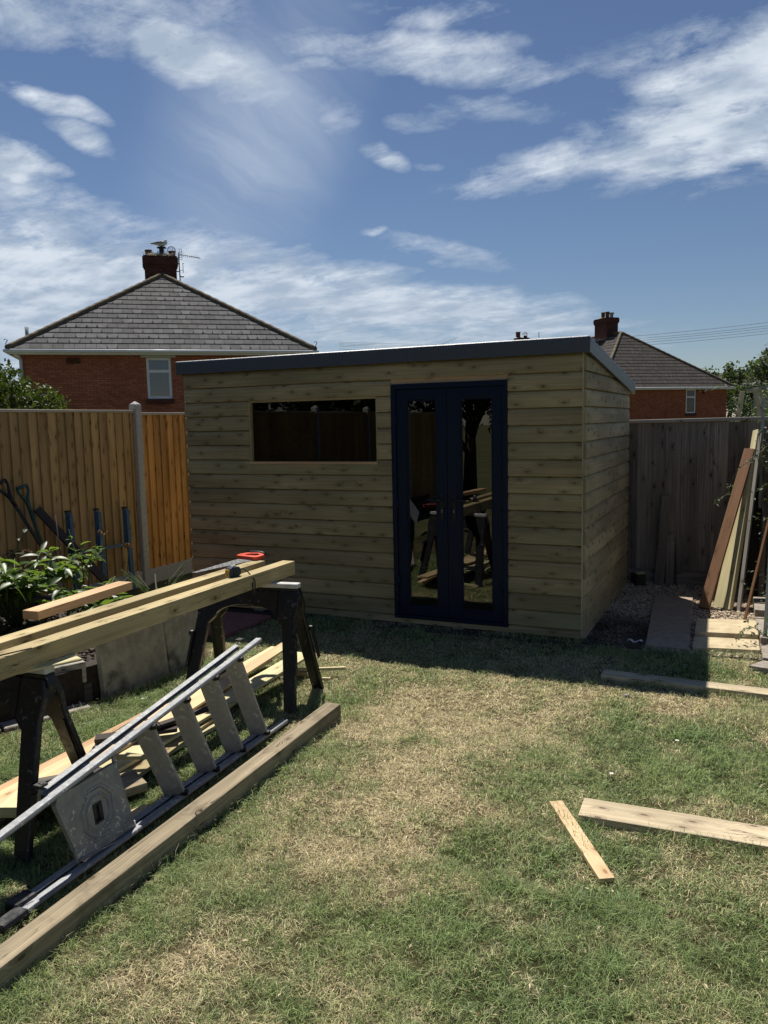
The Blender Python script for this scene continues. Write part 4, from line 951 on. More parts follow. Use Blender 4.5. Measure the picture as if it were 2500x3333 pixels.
# third, farther house: only its chimney and ridge rise behind the shed roof
fh = thing('distant_house', (-19.5, 72, 0), 'chimney of a far house just showing over the middle of the shed roof', 'house')
mb = MB(); mb.abox(-25, -14, 68, 78, 0, 4.5); mb.build('wall', 'brick_far', fh)
mb = MB(); mb.prism([(-25.4, 4.5), (-13.6, 4.5), (-17.5, 7.6), (-21.5, 7.6)], (0, 67.7, 0), (1, 0, 0), (0, 0, 1), (0, 10.6, 0)); mb.build('roof', 'tile', fh)
c3 = V(-18.75, 70, 0)
ch3 = chimney(fh, c3, V(1, 0, 0), V(0, 1, 0), 1.1, .8, 7.0, 8.95, 'brick_dark', ((-.35, 0, .2, .55), (.3, 0, .15, .2)), 'nest')
mb = MB()
for k in range(5):
    an = k * math.pi / 5; gc = c3 + V(.25, 0, 9.2); mb.tube([gc + V(math.cos(an), math.sin(an), 0) * .25 * math.cos(t) + V(0, 0, .25 * math.sin(t)) for t in [math.pi * j / 10 for j in range(11)]], .015, 4)
mb.build('wire_guard', 'wire', ch3)
mb = MB(); mb.tube([c3 + V(1.5, 0, 7), c3 + V(1.5, 0, 9.4)], .035, 5); mb.build('mast', 'aerial', fh)
# overhead wires
def wire(p, q, sag, label, r=.008):
    p = Vector(p); q = Vector(q); mb = MB()
    mb.tube([p.lerp(q, k / 24) - V(0, 0, sag * 4 * (k / 24) * (1 - k / 24)) for k in range(25)], r, 4); tag(mb.build('overhead_wire', 'wire'), label, 'cable', 'overhead wires across the sky on the right')
wn_ = ['topmost thin cable across the sky above the right house', 'second thin cable from the top above the right house', 'middle thin cable passing across the chimney on the right', 'second thin cable from the bottom crossing the right chimney', 'lowest thin cable crossing the right house roof apex']
for (zr, zl), l in zip(((6.10, 6.12), (5.94, 6.05), (5.84, 5.98), (5.72, 5.90), (5.60, 5.76)), wn_):
    wire((3.0, 40, zr), (-20.0, 38.0, zl - .0), .55, l)
wire((-15.9, 45, 6.7), (-32, 60, 6.4), .5, 'cable running left from the distant chimney behind the shed roof')

# ================================================================== LEFT: RAISED BED, SLABS, TOOLS
bedpoly = [(-6.57, -3.5), (-5.9, -.6), (-4.31, 3.22), (-4.10, 3.75), (-4.04, 4.0), (-4.05, 5.0), (-4.5, 5.25), (-6.57, 5.6)]
mb = MB(); mb.prism(bedpoly, (0, 0, -.02), (1, 0, 0), (0, 1, 0), (0, 0, .27)); tag(mb.build('planting_bed', 'soil'), kind='structure')
# rough soil surface
vs, f, w = pebbles(5000, (-6.5, -4.15), (.5, 5.3), .02, RNG, lambda x, y: in_poly(x, y, [(-6.5, 0), (-5.6, 0), (-4.35, 3.3), (-4.15, 4.0), (-4.15, 5.0), (-6.5, 5.4)]), lambda x, y: np.full(len(x), .97))
vs[:, 2] += .235; tag(np_mesh('soil_crumbs', vs, f, w, 'pebble'), 'dark crumbly soil of the raised bed', 'soil', kind='stuff')
def old_sleeper(p0, p1, w, t, label, mat='sleeper', group=None, bev=.012):
    mb = MB(); mb.plank(p0, p1, w, t); return tag(mb.build('railway_sleeper', mat, bev=bev, seg=2), label, 'sleeper', group)
dv = V(.28, .63, 0).normalized(); e = V(-4.04, 3.98, 0) - V(dv.y, -dv.x, 0) * .02
pL = e - dv * 2.2
old_sleeper(pL + V(-.07, 0, -.01), e + V(-.07, 0, -.01), .19, .15, 'dark weathered sleeper, lower of the two edging the raised bed')
old_sleeper(pL + dv * .05 + V(-.17, .03, .142), e + V(-.17, .03, .142) - dv * .02, .40, .15, 'bleached weathered sleeper, upper of the two edging the raised bed with sunlit top', 'sleeper_pale')
pm = pL - dv * 2.6
old_sleeper(pm + V(-.07, 0, -.01), pL + V(-.07, 0, -.01) - dv * .02, .19, .28, 'dark sleeper edging the near part of the bed beyond the photo edge')
# concrete edging strips between bed and lawn
for k, (s0, s1) in enumerate(((.12, .66), (.68, 1.30), (1.32, 2.0))):
    mb = MB(); a = e - dv * s0 + V(.14, -.05, -.02); b = e - dv * s1 + V(.14, -.05, -.02)
    mb.plank(a, b, .13, .055); tag(mb.build('edging_slab', 'stone', bev=.006), ['pale edging slab between lawn and sleeper nearest the leaning slabs', 'middle pale edging slab at the foot of the sleeper wall', 'third pale edging slab, seen between the near trestle legs'][k], 'edging', 'concrete edging strips at the bed')
# paving slabs leaning on the bed
def lean_slab(b0, b1, h, lean, th, label, m):
    b0 = V(*b0); b1 = V(*b1); ax = (b1 - b0).normalized(); out = V(-ax.y, ax.x, 0)
    up = (V(0, 0, 1) + out * lean).normalized(); nn = ax.cross(up).normalized(); L = (b1 - b0).length
    mb = MB(); mb.box((b0 + b1) / 2 + up * h / 2 + nn * (-th / 2) * (1 if nn.dot(out) < 0 else -1), ax * L / 2, up * h / 2, nn * th / 2)
    return tag(mb.build('paving_slab', m, bev=.006, seg=2), label, 'paving slab', 'paving slabs leaning against the raised bed')
lean_slab((-3.965, 3.985, 0), (-3.88, 4.545, 0), .46, .10, .05, 'stained grey paving slab leaning on the bed, nearer of two with chipped edge', 'slabgrey')
lean_slab((-3.875, 4.56, 0), (-3.925, 5.03, 0), .47, .10, .045, 'clean grey paving slab leaning on the bed, farther of two', 'slabgrey')
# red paving
for (x0, x1, y0, y1), l in (((-4.78, -4.16, 5.62, 6.36), 'dusty red paving slab in front of the shed, right of two'), ((-5.42, -4.80, 5.50, 6.36), 'dusty red paving slab by the shed corner, left of two')):
    mb = MB(); mb.abox(x0, x1, y0, y1, -.01, .035); tag(mb.build('red_paving_slab', 'redslab', bev=.005), l, 'paving slab', 'red paving slabs')
# spade and fork against the fence
def tool(name, label, top, bot, hmat, shaft, cat):
    top = V(*top); bot = V(*bot); t = thing(name, tuple(bot), label, cat); ax = (bot - top).normalized(); side = V(0, 1, 0); side = (side - ax * side.dot(ax)).normalized()
    mb = MB(); w = .062; y0 = top + ax * .0
    mb.tube([y0 - side * w, y0 + side * w], .017, 8)
    neck = top + ax * .17
    for s_ in (-1, 1): mb.tube([y0 + side * w * s_, top + ax * .055 + side * w * .95 * s_, top + ax * .12 + side * .022 * s_, neck], [.013, .013, .016, .02], 8)
    mb.tube([top + ax * .13, top + ax * .26], [.024, .019], 8); mb.build('handle', hmat, t)
    mb = MB(); mb.tube([top + ax * .24, top + ax * .5, top + ax * .78], [.019, .017, .020], 8); mb.build('shaft', shaft, t)
    mb = MB(); nn = ax.cross(side)
    if name == 'garden_spade': mb.box(top + ax * .93, ax * .15, side * .09, nn * .003)
    else:
        mb.box(top + ax * .82, ax * .012, side * .09, nn * .008)
        for k in (-1.5, -.5, .5, 1.5): mb.tube([top + ax * .82 + side * .055 * k, top + ax * 1.08 + side * .05 * k], [.006, .003], 5)
    mb.build('head', 'steel', t)
tool('garden_fork', 'fork with black D handle and worn wooden shaft leaning on the fence', (-6.50, 5.37, 1.36), (-6.2, 5.80, .30), 'black_plastic', 'sleeper', 'garden fork')
tool('garden_spade', 'spade with dark green D handle leaning on the fence', (-6.49, 5.60, 1.30), (-6.33, 5.82, .22), 'greenplastic', 'greenplastic', 'spade')
mb = MB(); mb.plank((-6.0, 6.15, .25), (-6.50, 5.76, 1.06), .11, .025, up=(1, .2, .3)); tag(mb.build('dark_board', 'black_board', bev=.003), 'dark board slanting against the fence between spade and blue trestle', 'board')
# blue folded trestles by the fence
bt = thing('blue_trestle', (-6.42, 6.55, 0), 'folded pale blue metal trestle with three uprights standing against the fence', 'trestle')
for k, (y, zt) in enumerate(((6.145, .99), (6.545, .97), (6.975, .945))):
    mb = MB(); mb.abox(-6.50, -6.47, y - .022, y + .022, zt - .45, zt, 'z'); mb.prism([(0, 0), (.045, 0), (.09, -(zt - .02)), (.02, -(zt - .02))], (-6.47, y - .02, zt - .02), (0, 1, 0), (0, 0, 1), (.03, 0, 0)); mb.build('leg', 'bluepaint', bt, bev=.002)
    mb = MB(); mb.abox(-6.503, -6.467, y - .025, y + .025, zt + .0, zt + .018); mb.build('rubber_cap', 'black', bt)
mb = MB(); mb.plank((-6.462, 6.15, .545), (-6.462, 6.96, .52), .02, .03, up=(0, 0, 1)); mb.build('crossbar', 'bluepaint', bt)

# plants of the bed
def broad_plant(c, n, h, rad, size, label, cat, mat='bigleaf', seed=1, stems=14):
    rng = np.random.default_rng(seed); t = thing('broad_leaf_shrub' if 'shrub' in label else 'bed_plant', c, label, cat); C0 = np.array(c)
    vs = []; qs = []; off = 0; ws = []
    mbs = MB()
    pts = []
    for k in range(stems):
        a = rng.uniform(0, 2 * np.pi); l = rad * rng.uniform(.3, 1.0); tipp = C0 + [np.cos(a) * l, np.sin(a) * l, h * rng.uniform(.55, 1.0)]
        mid = C0 + [np.cos(a) * l * .35, np.sin(a) * l * .35, h * .5]
        P_ = [Vector(C0 + [np.cos(a) * .03, np.sin(a) * .03, 0]), Vector(mid), Vector(tipp)]; mbs.tube(P_, [.007, .006, .003], 5); pts.append((P_, a))
    mbs.build('stems', 'stemgreen', t)
    V0 = []; F0 = []; W0 = []; o_ = 0
    for k in range(n):
        P_, a = pts[k % len(pts)]; f_ = rng.uniform(.45, 1.0)
        p = (P_[0].lerp(P_[1], f_ * 2) if f_ < .5 else P_[1].lerp(P_[2], f_ * 2 - 1)); p = np.array(p)
        an = rng.uniform(0, 2 * np.pi); up = rng.uniform(-.35, .75); d = np.array([np.cos(an), np.sin(an), up]); d /= np.linalg.norm(d)
        L = size * rng.uniform(.6, 1.25); wd = L * rng.uniform(.26, .36); s_ = np.cross(d, [0, 0, 1]); s_ /= np.linalg.norm(s_) + 1e-9; nn = np.cross(s_, d); roll = rng.normal() * .5; s2 = s_ * np.cos(roll) + nn * np.sin(roll); n2 = np.cross(s2, d)
        ts = [0, .18, .42, .7, 1.0]; wf_ = [.06, .75, 1.0, .72, .02]; droop = rng.uniform(.1, .5)
        row = []
        for tt, wq in zip(ts, wf_):
            cpt = p + d * L * tt + np.array([0, 0, -droop * L * tt * tt]); row += [cpt - s2 * wd * wq * .5 + n2 * wd * wq * .16, cpt, cpt + s2 * wd * wq * .5 + n2 * wd * wq * .16]
        V0 += row
        for j in range(4):
            b = o_ + j * 3; F0 += [(b, b + 1, b + 4, b + 3), (b + 1, b + 2, b + 5, b + 4)]
        W0 += [(0, 0, rng.random())] * 15; W0[-15:] = [(0, 0, W0[-1][2])] * 15; o_ += 15
    np_mesh('foliage', V0, F0, W0, mat, t, origin=c, smooth=True)
    return t
broad_plant((-5.45, 4.55, .25), 680, .62, .70, .15, 'glossy broad-leaved shrub filling the bed behind the near timbers', 'shrub', seed=3, stems=34)
broad_plant((-4.80, 4.75, .25), 240, .42, .46, .13, 'smaller light green broad-leaved shrub beside the leaning slabs', 'shrub', seed=5, stems=16)
broad_plant((-5.75, 3.85, .25), 460, .66, .6, .15, 'dark broad-leaved shrub at the left edge of the photo', 'shrub', seed=8, stems=26)
broad_plant((-6.25, 5.05, .25), 60, .75, .45, .12, 'loose dark leafy plant in front of the garden fork', 'plant', seed=9, stems=9, mat='darkleaf')
broad_plant((-5.35, 5.20, .3), 46, .72, .26, .10, 'tall thin plant with pale jagged leaves rising above the shrub', 'plant', seed=12, stems=5)
# dried flower heads
for k, (p, l) in enumerate((((-5.25, 5.35, .93), 'upper dried brown flower head on a thin stalk'), ((-5.02, 5.42, .82), 'lower dried brown flower head beside the blue trestle'), ((-5.66, 4.9, .80), 'round dark seed head above the shrub at left'))):
    fl_ = thing('dried_flower', (p[0], p[1], .25), l, 'flower'); mb = MB(); mb.tube([(p[0] - .05, p[1] - .03, .25), (p[0] - .02, p[1], .6), p], .003, 4); mb.build('stalk', 'stemgreen', fl_)
    r_ = np.random.default_rng(k); d = np.clip(r_.normal(size=(34, 3)), -1.6, 1.6) * [.022, .022, .012]; a, b, w = leaves(np.array(p) + d, d * 20, .035, .6, .4, r_); np_mesh('petals', a, b, w, MAT['deadflower'], fl_, origin=p)
mb = MB(); mb.tube([(-5.30, 4.95, .25), (-5.44, 5.02, 1.12)], [.005, .004], 6); tag(mb.build('plant_cane', 'black_board'), 'thin dark cane sticking up out of the shrub', 'cane')
gt = thing('grass_tuft', (-4.75, 5.45, .1), 'clump of long arching grass blades in front of the fence post', 'plant')
mb = MB()
for k in range(26):
    a = random.uniform(0, 6.28); l = random.uniform(.25, .55); r0 = V(-4.75, 5.45, .1); d = V(math.cos(a), math.sin(a), 0)
    pts = [r0, r0 + d * l * .25 + V(0, 0, l * .7), r0 + d * l * .6 + V(0, 0, l * .95), r0 + d * l * .95 + V(0, 0, l * .8)]; s_ = V(-d.y, d.x, 0)
    for p, q, w0, w1 in ((pts[0], pts[1], .005, .006), (pts[1], pts[2], .006, .004), (pts[2], pts[3], .004, .0008)): mb.face([p - s_ * w0, p + s_ * w0, q + s_ * w1, q - s_ * w1], [(0, 0, k / 26)] * 4)
mb.build('grass_leaves', 'leaf', gt)
mb = MB()
for k in range(60):
    p = V(-4.6 + random.gauss(0, .12), 5.45 + random.gauss(0, .1), .35 + random.gauss(0, .09)); mb.lathe(p, [(0, 0), (.008, .006), (0, .013)], 5)
mb.build('seed_heads', 'deadflower', gt)
# leafy bush behind the fence
rng = np.random.default_rng(21)
bush = thing('hedge_bush', (-9.6, 8.4, 0), 'dense green leafy bush rising behind the brown fence at left', 'bush')
mb = MB()
for k in range(9): a = rng.uniform(0, 6.28); mb.tube([(-9.6, 8.4, 0), (-9.6 + .4 * math.cos(a), 8.4 + .4 * math.sin(a), 1.1), (-9.6 + .95 * math.cos(a), 8.4 + .95 * math.sin(a), 2.1)], [.06, .035, .01], 6)
mb.build('branches', 'bark', bush)
bl = crown_blobs((-9.95, 7.6, 1.75), (1.42, 1.35, 1.0), 85, rng, .30)
p_, n_ = clump_crown(bl, 4200, rng, .6); a, b, w = leaves(p_, n_, rng.uniform(.05, .10, len(p_)), .5, .55, rng); np_mesh('foliage', a, b, w, 'leaf', bush, origin=(-9.6, 8.4, 0))

# ================================================================== TRESTLES, TIMBERS, TOOLS ON TOP
def sawhorse(c, rot, label, folded):
    t = thing('sawhorse', (c[0], c[1], 0), label, 'sawhorse', 'black plastic trestles carrying the beams')
    ca, sa = math.cos(R(rot)), math.sin(R(rot)); X_ = V(ca, sa, 0); Y_ = V(-sa, ca, 0); o = V(c[0], c[1], 0); H = .768
    mb = MB(); mb.box(o + V(0, 0, H + .016), X_ * .36, Y_ * .030, V(0, 0, .016)); mb.build('top_plate', 'white_paint', t, bev=.004)
    mb = MB(); mb.prism([(-.36, H), (-.375, H - .05), (-.345, H - .14), (.345, H - .14), (.375, H - .05), (.36, H)], o - Y_ * .028, X_, (0, 0, 1), Y_ * .056); mb.build('top_beam', 'black_plastic', t, bev=.006)
    for s_ in (-1, 1):
        top = o + Y_ * s_ * .034; foot = o + Y_ * s_ * .265; up = (top + V(0, 0, H) - foot); L = up.length; up = up / L; nn = X_.cross(up).normalized() * .034 * (s_ if X_.cross(up).dot(Y_) * s_ > 0 else s_)
        # arched apron
        arc = [(.20 * math.cos(math.pi * k / 10), L - .20 + .085 * math.sin(math.pi * k / 10)) for k in range(11)]
        arc = [(.225 * math.cos(math.pi * k / 12), L - .205 + .09 * math.sin(math.pi * k / 12)) for k in range(13)]
        mb = MB()
        for (x1, y1), (x2, y2) in zip(arc, arc[1:]): mb.prism([(x1, y1), (x1, L - .02), (x2, L - .02), (x2, y2)][::-1], foot, X_, up, nn, seed=3)
        mb.build('apron', 'black_plastic', t)
        for q in (-1, 1):
            mb = MB(); poly = [(q * .225, L - .02), (q * .355, L - .02), (q * .372, L - .10), (q * .36, L - .2), (q * .415, .0), (q * .335, .0), (q * .27, L - .25), (q * .225, L - .205)]
            mb.prism(poly if q < 0 else poly[::-1], foot, X_, up, nn, seed=1)
            # moulded recess rim
            leg = mb.build('leg', 'black_plastic', t, bev=.005)
            rb = MB(); rb.prism([(q * .345, L - .24), (q * .352, L - .24), (q * .388, .03), (q * .38, .03)], foot + nn, X_, up, nn * .18); rb.build('rib', 'black_plastic', leg)
    for q in (-1, 1):
        z = .30; yy = .265 - (.265 - .034) * z / H + .02; xx = q * .37
        if folded:
            for s_ in (-1, 1):
                mb = MB(); mb.plank(o + X_ * (xx + q * .028) + Y_ * s_ * .205 + V(0, 0, .24), o + X_ * (xx + q * .004) + Y_ * s_ * .145 + V(0, 0, .46), .03, .014, up=X_); mb.tube([o + X_ * (xx - q * .01) + Y_ * s_ * .145 + V(0, 0, .46), o + X_ * (xx + q * .022) + Y_ * s_ * .145 + V(0, 0, .46)], .02, 10); mb.build('folding_brace', 'black_plastic', t, bev=.002)
            continue
        mb = MB(); p0 = o + X_ * (xx + q * .045) - Y_ * yy + V(0, 0, z); p1 = o + X_ * (xx + q * .045) + Y_ * yy + V(0, 0, z + .02); md = o + X_ * (xx + q * .045) + V(0, 0, z - .035)
        mb.plank(p0, md, .016, .036, up=(0, 0, 1)); mb.plank(md, p1, .016, .036, up=(0, 0, 1)); mb.tube([md - X_ * .016 + V(0, 0, .012), md + X_ * .016 + V(0, 0, .012)], .034, 14)
        for pp in (p0, p1): mb.tube([pp - X_ * .012 + V(0, 0, .018), pp + X_ * .012 + V(0, 0, .018)], .022, 12)
        mb.build('folding_brace', 'black_plastic', t, bev=.002)
    return t
sawhorse((-3.08, 4.46), 8, 'black plastic sawhorse with white top plate near the shed', True)
sawhorse((-3.19, 2.50), 4, 'black plastic sawhorse at the left edge with wood packer on top', None)
mb = MB(); mb.plank((-2.93, 2.36, .800), (-2.80, 2.66, .800), .10, .011); mb.plank((-2.955, 2.36, .8), (-2.825, 2.67, .8), .03, .016)
tag(mb.build('cladding_offcut', 'lime_pine', bev=.002), 'thin offcut of grooved cladding packed under the beam on the near sawhorse', 'offcut')
def beam(p0, p1, w, t, mat, name, label, cat, up=(0, 0, 1), bev=.004, group=None):
    mb = MB(); mb.plank(p0, p1, w, t, up); return tag(mb.build(name, mat, bev=bev, seg=2), label, cat, group)
Zt = .8015
beam((-2.862, 1.55, Zt + .0105), (-2.962, 4.775, Zt), .098, .095, 'green_pine', 'timber_beam', 'long square treated beam on the sawhorses, nearer one under the tape measure', 'beam', up=(0, 0, 1))
beam((-3.10, 1.55, Zt + .0), (-3.175, 4.725, Zt), .098, .094, 'green_pine', 'timber_beam', 'long square treated beam on the sawhorses, farther one under the saw', 'beam')
beam((-3.290, 2.835, .9), (-3.372, 3.60, .9), .10, .045, 'pink_pine', 'timber_offcut', 'short pinkish planed timber lying on the farther beam', 'timber', bev=.003)
mb = MB(); mb.tube([(-2.87, 2.22, .913), (-2.815, 2.42, .913)], [.004, .003], 5); tag(mb.build('twig', 'bark'), 'thin twig lying on the near beam at the photo edge', 'twig')
# hand saw on the far beam
hs_ = thing('hand_saw', (-3.25, 4.6, .9), 'hand saw with orange red handle lying on the farther beam', 'saw')
zS = .8985
mb = MB(); mb.prism([(-3.330, 4.165), (-3.295, 4.175), (-3.205, 4.72), (-3.345, 4.79)], (0, 0, zS), (1, 0, 0), (0, 1, 0), (0, 0, .0012)); mb.build('blade', 'steel', hs_)
mb = MB(); o_ = V(-3.30, 4.72, zS + .0)
outer = [(-.07, .0), (.115, -.03), (.125, .02), (.118, .075), (.085, .135), (.02, .165), (-.06, .135), (-.085, .07)]
inner = [(-.035, .055), (-.02, .10), (.03, .122), (.068, .10), (.085, .06), (.075, .035), (.0, .035)]
no = len(outer)
import itertools
# frame handle = ring between outer and inner outlines, resampled by angle
def resample(poly, cxy, n):
    res = []
    for k in range(n):
        a = 2 * math.pi * k / n; dx, dy = math.cos(a), math.sin(a); best = None
        for (x1, y1), (x2, y2) in zip(poly, poly[1:] + poly[:1]):
            x1 -= cxy[0]; y1 -= cxy[1]; x2 -= cxy[0]; y2 -= cxy[1]; den = dx * (y2 - y1) - dy * (x2 - x1)
            if abs(den) < 1e-12: continue
            t_ = (x1 * (y2 - y1) - y1 * (x2 - x1)) / den; u_ = (x1 * dy - y1 * dx) / den
            if t_ > 0 and -1e-9 <= u_ <= 1 + 1e-9: best = t_ if best is None else max(best, t_)
        res.append((cxy[0] + dx * best, cxy[1] + dy * best))
    return res
ctr = (.03, .075); ou = resample(outer, ctr, 32); inn = resample(inner, ctr, 32)
for z0, z1, m, nm in ((-.0, .024, 'saw_red', 'handle'),):
    A3 = [o_ + V(a, b, z1) for a, b in ou]; B3 = [o_ + V(a, b, z1) for a, b in inn]; A0 = [o_ + V(a, b, z0 + .0015) for a, b in ou]; B0 = [o_ + V(a, b, z0 + .0015) for a, b in inn]
    for k in range(32):
        k2 = (k + 1) % 32
        mb.face([A3[k], A3[k2], B3[k2], B3[k]], [(0, 0, 1)] * 4); mb.face([A0[k], A0[k2], A3[k2], A3[k]], [(0, 0, 1)] * 4); mb.face([B3[k], B3[k2], B0[k2], B0[k]], [(0, 0, 1)] * 4)
    hh = mb.build(nm, m, hs_)
mb = MB(); mb.tube([o_ + V(-.045, .145, .0245), o_ + V(.03, .165, .0245), o_ + V(.10, .12, .0245)], .011, 8); mb.build('grip_insert', 'black', hs_)
# tape measure with strap
tmz = .9065
tmn = thing('tape_measure', (-3.0, 4.18, tmz), 'navy and yellow tape measure with wrist strap on the near beam', 'tape measure')
ax = V(.30, .95, 0).normalized(); sd_ = V(ax.y, -ax.x, 0); oc = V(-2.985, 4.14, tmz - .005)
prof = [(-.042, 0), (.040, 0), (.047, .012), (.047, .040), (.036, .058), (-.02, .064), (-.040, .052), (-.047, .02)]
mb = MB(); mb.prism(prof, oc - sd_ * .026, ax, (0, 0, 1), sd_ * .052); mb.build('case', 'tape_navy', tmn, bev=.006, seg=2)
mb = MB(); mb.prism([(-.050, .004), (-.040, .002), (-.034, .052), (-.044, .046)], oc - sd_ * .022, ax, (0, 0, 1), sd_ * .044); mb.build('yellow_mouth', 'tape_yellow', tmn, bev=.003)
mb = MB(); mb.prism([(-.018, 0), (.016, 0), (.013, .026), (-.015, .026)], oc + sd_ * .0265 + V(0, 0, .012), ax, (0, 0, 1), sd_ * .002); mb.build('side_badge', 'black', tmn, bev=.001)
mb = MB(); mb.plank(oc + ax * -.012 + V(0, 0, .0635), oc + ax * .016 + V(0, 0, .0625), .022, .003); mb.tube([oc + ax * .0 + sd_ * .009 + V(0, 0, .067), oc + ax * .018 + sd_ * .002 + V(0, 0, .071), oc - ax * .005 - sd_ * .009 + V(0, 0, .067)], .0025, 5); mb.build('belt_clip', 'white_pvc', tmn)
mb = MB(); mb.plank(oc - ax * .058 + V(0, 0, .012), oc - ax * .046 + V(0, 0, .012), .018, .0015); mb.build('hook', 'steel', tmn)
mb = MB(); s0 = oc + ax * .046 + V(0, 0, .035); mb.tube([s0, s0 + ax * .03 + V(0, 0, .004), s0 + ax * .05 + sd_ * .03 - V(0, 0, .02), V(-2.885, 4.235, .86), V(-2.882, 4.23, .80), V(-2.884, 4.222, .765), V(-2.886, 4.212, .80), V(-2.890, 4.215, .85)], .004, 6); mb.build('wrist_strap', 'black', tmn)

# ================================================================== PILE OF PLANKS
def plank(p0, p1, w, t, mat, label, up=(0, 0, 1), group='planks piled on the grass under the sawhorses', name='plank', cat='plank', bev=.002):
    return beam(p0, p1, w, t, mat, name, label, cat, up, bev, group)
plank((-3.22, 2.30, .03), (-3.30, 4.35, .03), .20, .018, 'sleeper', 'dark edged board at the bottom of the pile under the wide pine board')
plank((-3.20, 2.42, .052), (-3.27, 4.40, .052), .20, .016, 'black_board', 'thin dark sheet under the wide pine board')
plank((-3.21, 2.36, .072), (-3.26, 4.32, .078), .205, .018, 'pine', 'wide orange pine board on top of the pile, nearest the left sawhorse')
plank((-3.375, 2.35, .035), (-3.43, 3.80, .035), .11, .020, 'pink_pine', 'narrow pinkish board along the far side of the pile')
plank((-3.22, 3.60, .098), (-3.28, 5.10, .135), .13, .018, 'pine', 'pale pine plank whose far end shows between the trestle legs')
plank((-3.10, 3.55, .118), (-3.24, 5.16, .156), .10, .016, 'pine', 'upper pale pine plank fanned across the pile by the far sawhorse')
plank((-3.36, 3.9, .055), (-3.33, 5.02, .06), .09, .018, 'pine', 'pine strip on the far left side of the pile')
plank((-3.06, 3.05, .045), (-3.01, 5.03, .135), .14, .020, 'lime_pine', 'long pale green plank rising toward the far sawhorse')
plank((-2.94, 3.05, .022), (-3.08, 4.30, .07), .13, .018, 'green_pine', 'green treated plank low in the pile behind the ladder')
plank((-3.02, 2.72, .018), (-2.985, 3.95, .022), .135, .024, 'lime_pine', 'pale green grooved plank lying on the grass behind the ladder platform')
plank((-3.145, 2.80, .025), (-3.12, 3.75, .03), .06, .028, 'lime_pine', 'narrow greenish batten beside the pale green grooved plank')
plank((-2.80, 3.05, .012), (-2.97, 2.70, .012), .012, .008, 'lime_pine', 'splinter of pale wood on the grass by the grooved plank')
plank((-3.33, 3.25, .100), (-2.97, 3.52, .120), .085, .022, 'black_board', 'short dark stained board lying across the wide pine board')
plank((-3.06, 3.40, .15), (-2.92, 3.78, .16), .05, .018, 'black_board', 'second short dark board crossing the pile behind the ladder')
plank((-3.02, 2.42, .10), (-3.12, 2.66, .10), .12, .05, 'lime_pine', 'wedge shaped offcut leaning by the near sawhorse leg')
plank((-3.12, 2.62, .098), (-2.90, 2.86, .098), .17, .05, 'sleeper', 'dark square block of old timber behind the ladder platform', bev=.008)
plank((-2.95, 2.75, .03), (-2.80, 3.02, .04), .20, .045, 'old', 'brown block of old timber low behind the ladder platform', bev=.006)
plank((-3.05, 3.10, .10), (-2.83, 3.22, .09), .03, .02, 'lime_pine', 'small pale stick across the dark boards')
plank((-2.665, 2.50, .012), (-2.60, 2.86, .012), .10, .020, 'pine', 'small pine offcut between the ladder and the long timber', group=None, name='offcut', cat='offcut')
plank((-3.12, 4.83, .055), (-2.665, 5.03, .065), .026, .020, 'lime_pine', 'thin yellow lath poking out past the far sawhorse', group=None, name='lath', cat='lath')
plank((-3.02, 4.93, .02), (-2.90, 4.93, .025), .10, .03, 'pine', 'small pine offcut under the end of the yellow lath', group=None, name='offcut', cat='offcut')
plank((-2.775, 4.87, .02), (-2.715, 4.885, .02), .022, .02, 'lime_pine', 'tiny pale wood chip on the grass beyond the far sawhorse', group=None, name='wood_chip', cat='wood chip')

# ================================================================== LADDER LYING ON ITS SIDE
lad = thing('step_ladder', (-2.55, 3.0, 0), 'paint spattered aluminium stepladder lying on its side with square platform', 'stepladder')
a0 = V(-2.575, 3.985, .035); a1 = V(-2.466, 1.95, .035); u0 = V(-2.657, 3.83, .560); u1 = V(-2.514, 1.959, .344)
def along(p, q, s_): return p + (q - p) * s_
def rail(p, q, parent, out, w=.024, dpt=.052):
    """C-section stile with rounded nose"""
    p = Vector(p); q = Vector(q); ax = (q - p).normalized(); out = Vector(out); out = (out - ax * out.dot(ax)).normalized(); up = ax.cross(out).normalized()
    mb = MB(); prof = [(-.020, -.011), (.008, -.0125), (.016, -.010), (.021, 0), (.016, .010), (.008, .0125), (-.020, .011), (-.020, .0075), (.004, .008), (.004, -.008), (-.020, -.0075)]
    mb.prism(prof, p, out, up, (q - p), smooth=False); return mb.build('stile', 'alu', parent, bev=.0015)
out = V(1, .06, .0)
u1x = along(u0, u1, 1.55); a_end = along(a0, a1, 1.0)
far_l = along(a0, a1, -.035); far_u = along(u0, u1, -.055)
rail(far_l, a_end, lad, out); rail(far_u, u1x, lad, out)
bo = V(-.052, -.005, .004)
rail(along(a0, a1, .04) + bo, along(a0, a1, .93) + bo, lad, -out); rail(along(u0, u1, .03) + bo * 1.05 + V(0, 0, .016), along(u0, u1, .86) + bo * .9 + V(0, 0, .014), lad, -out)
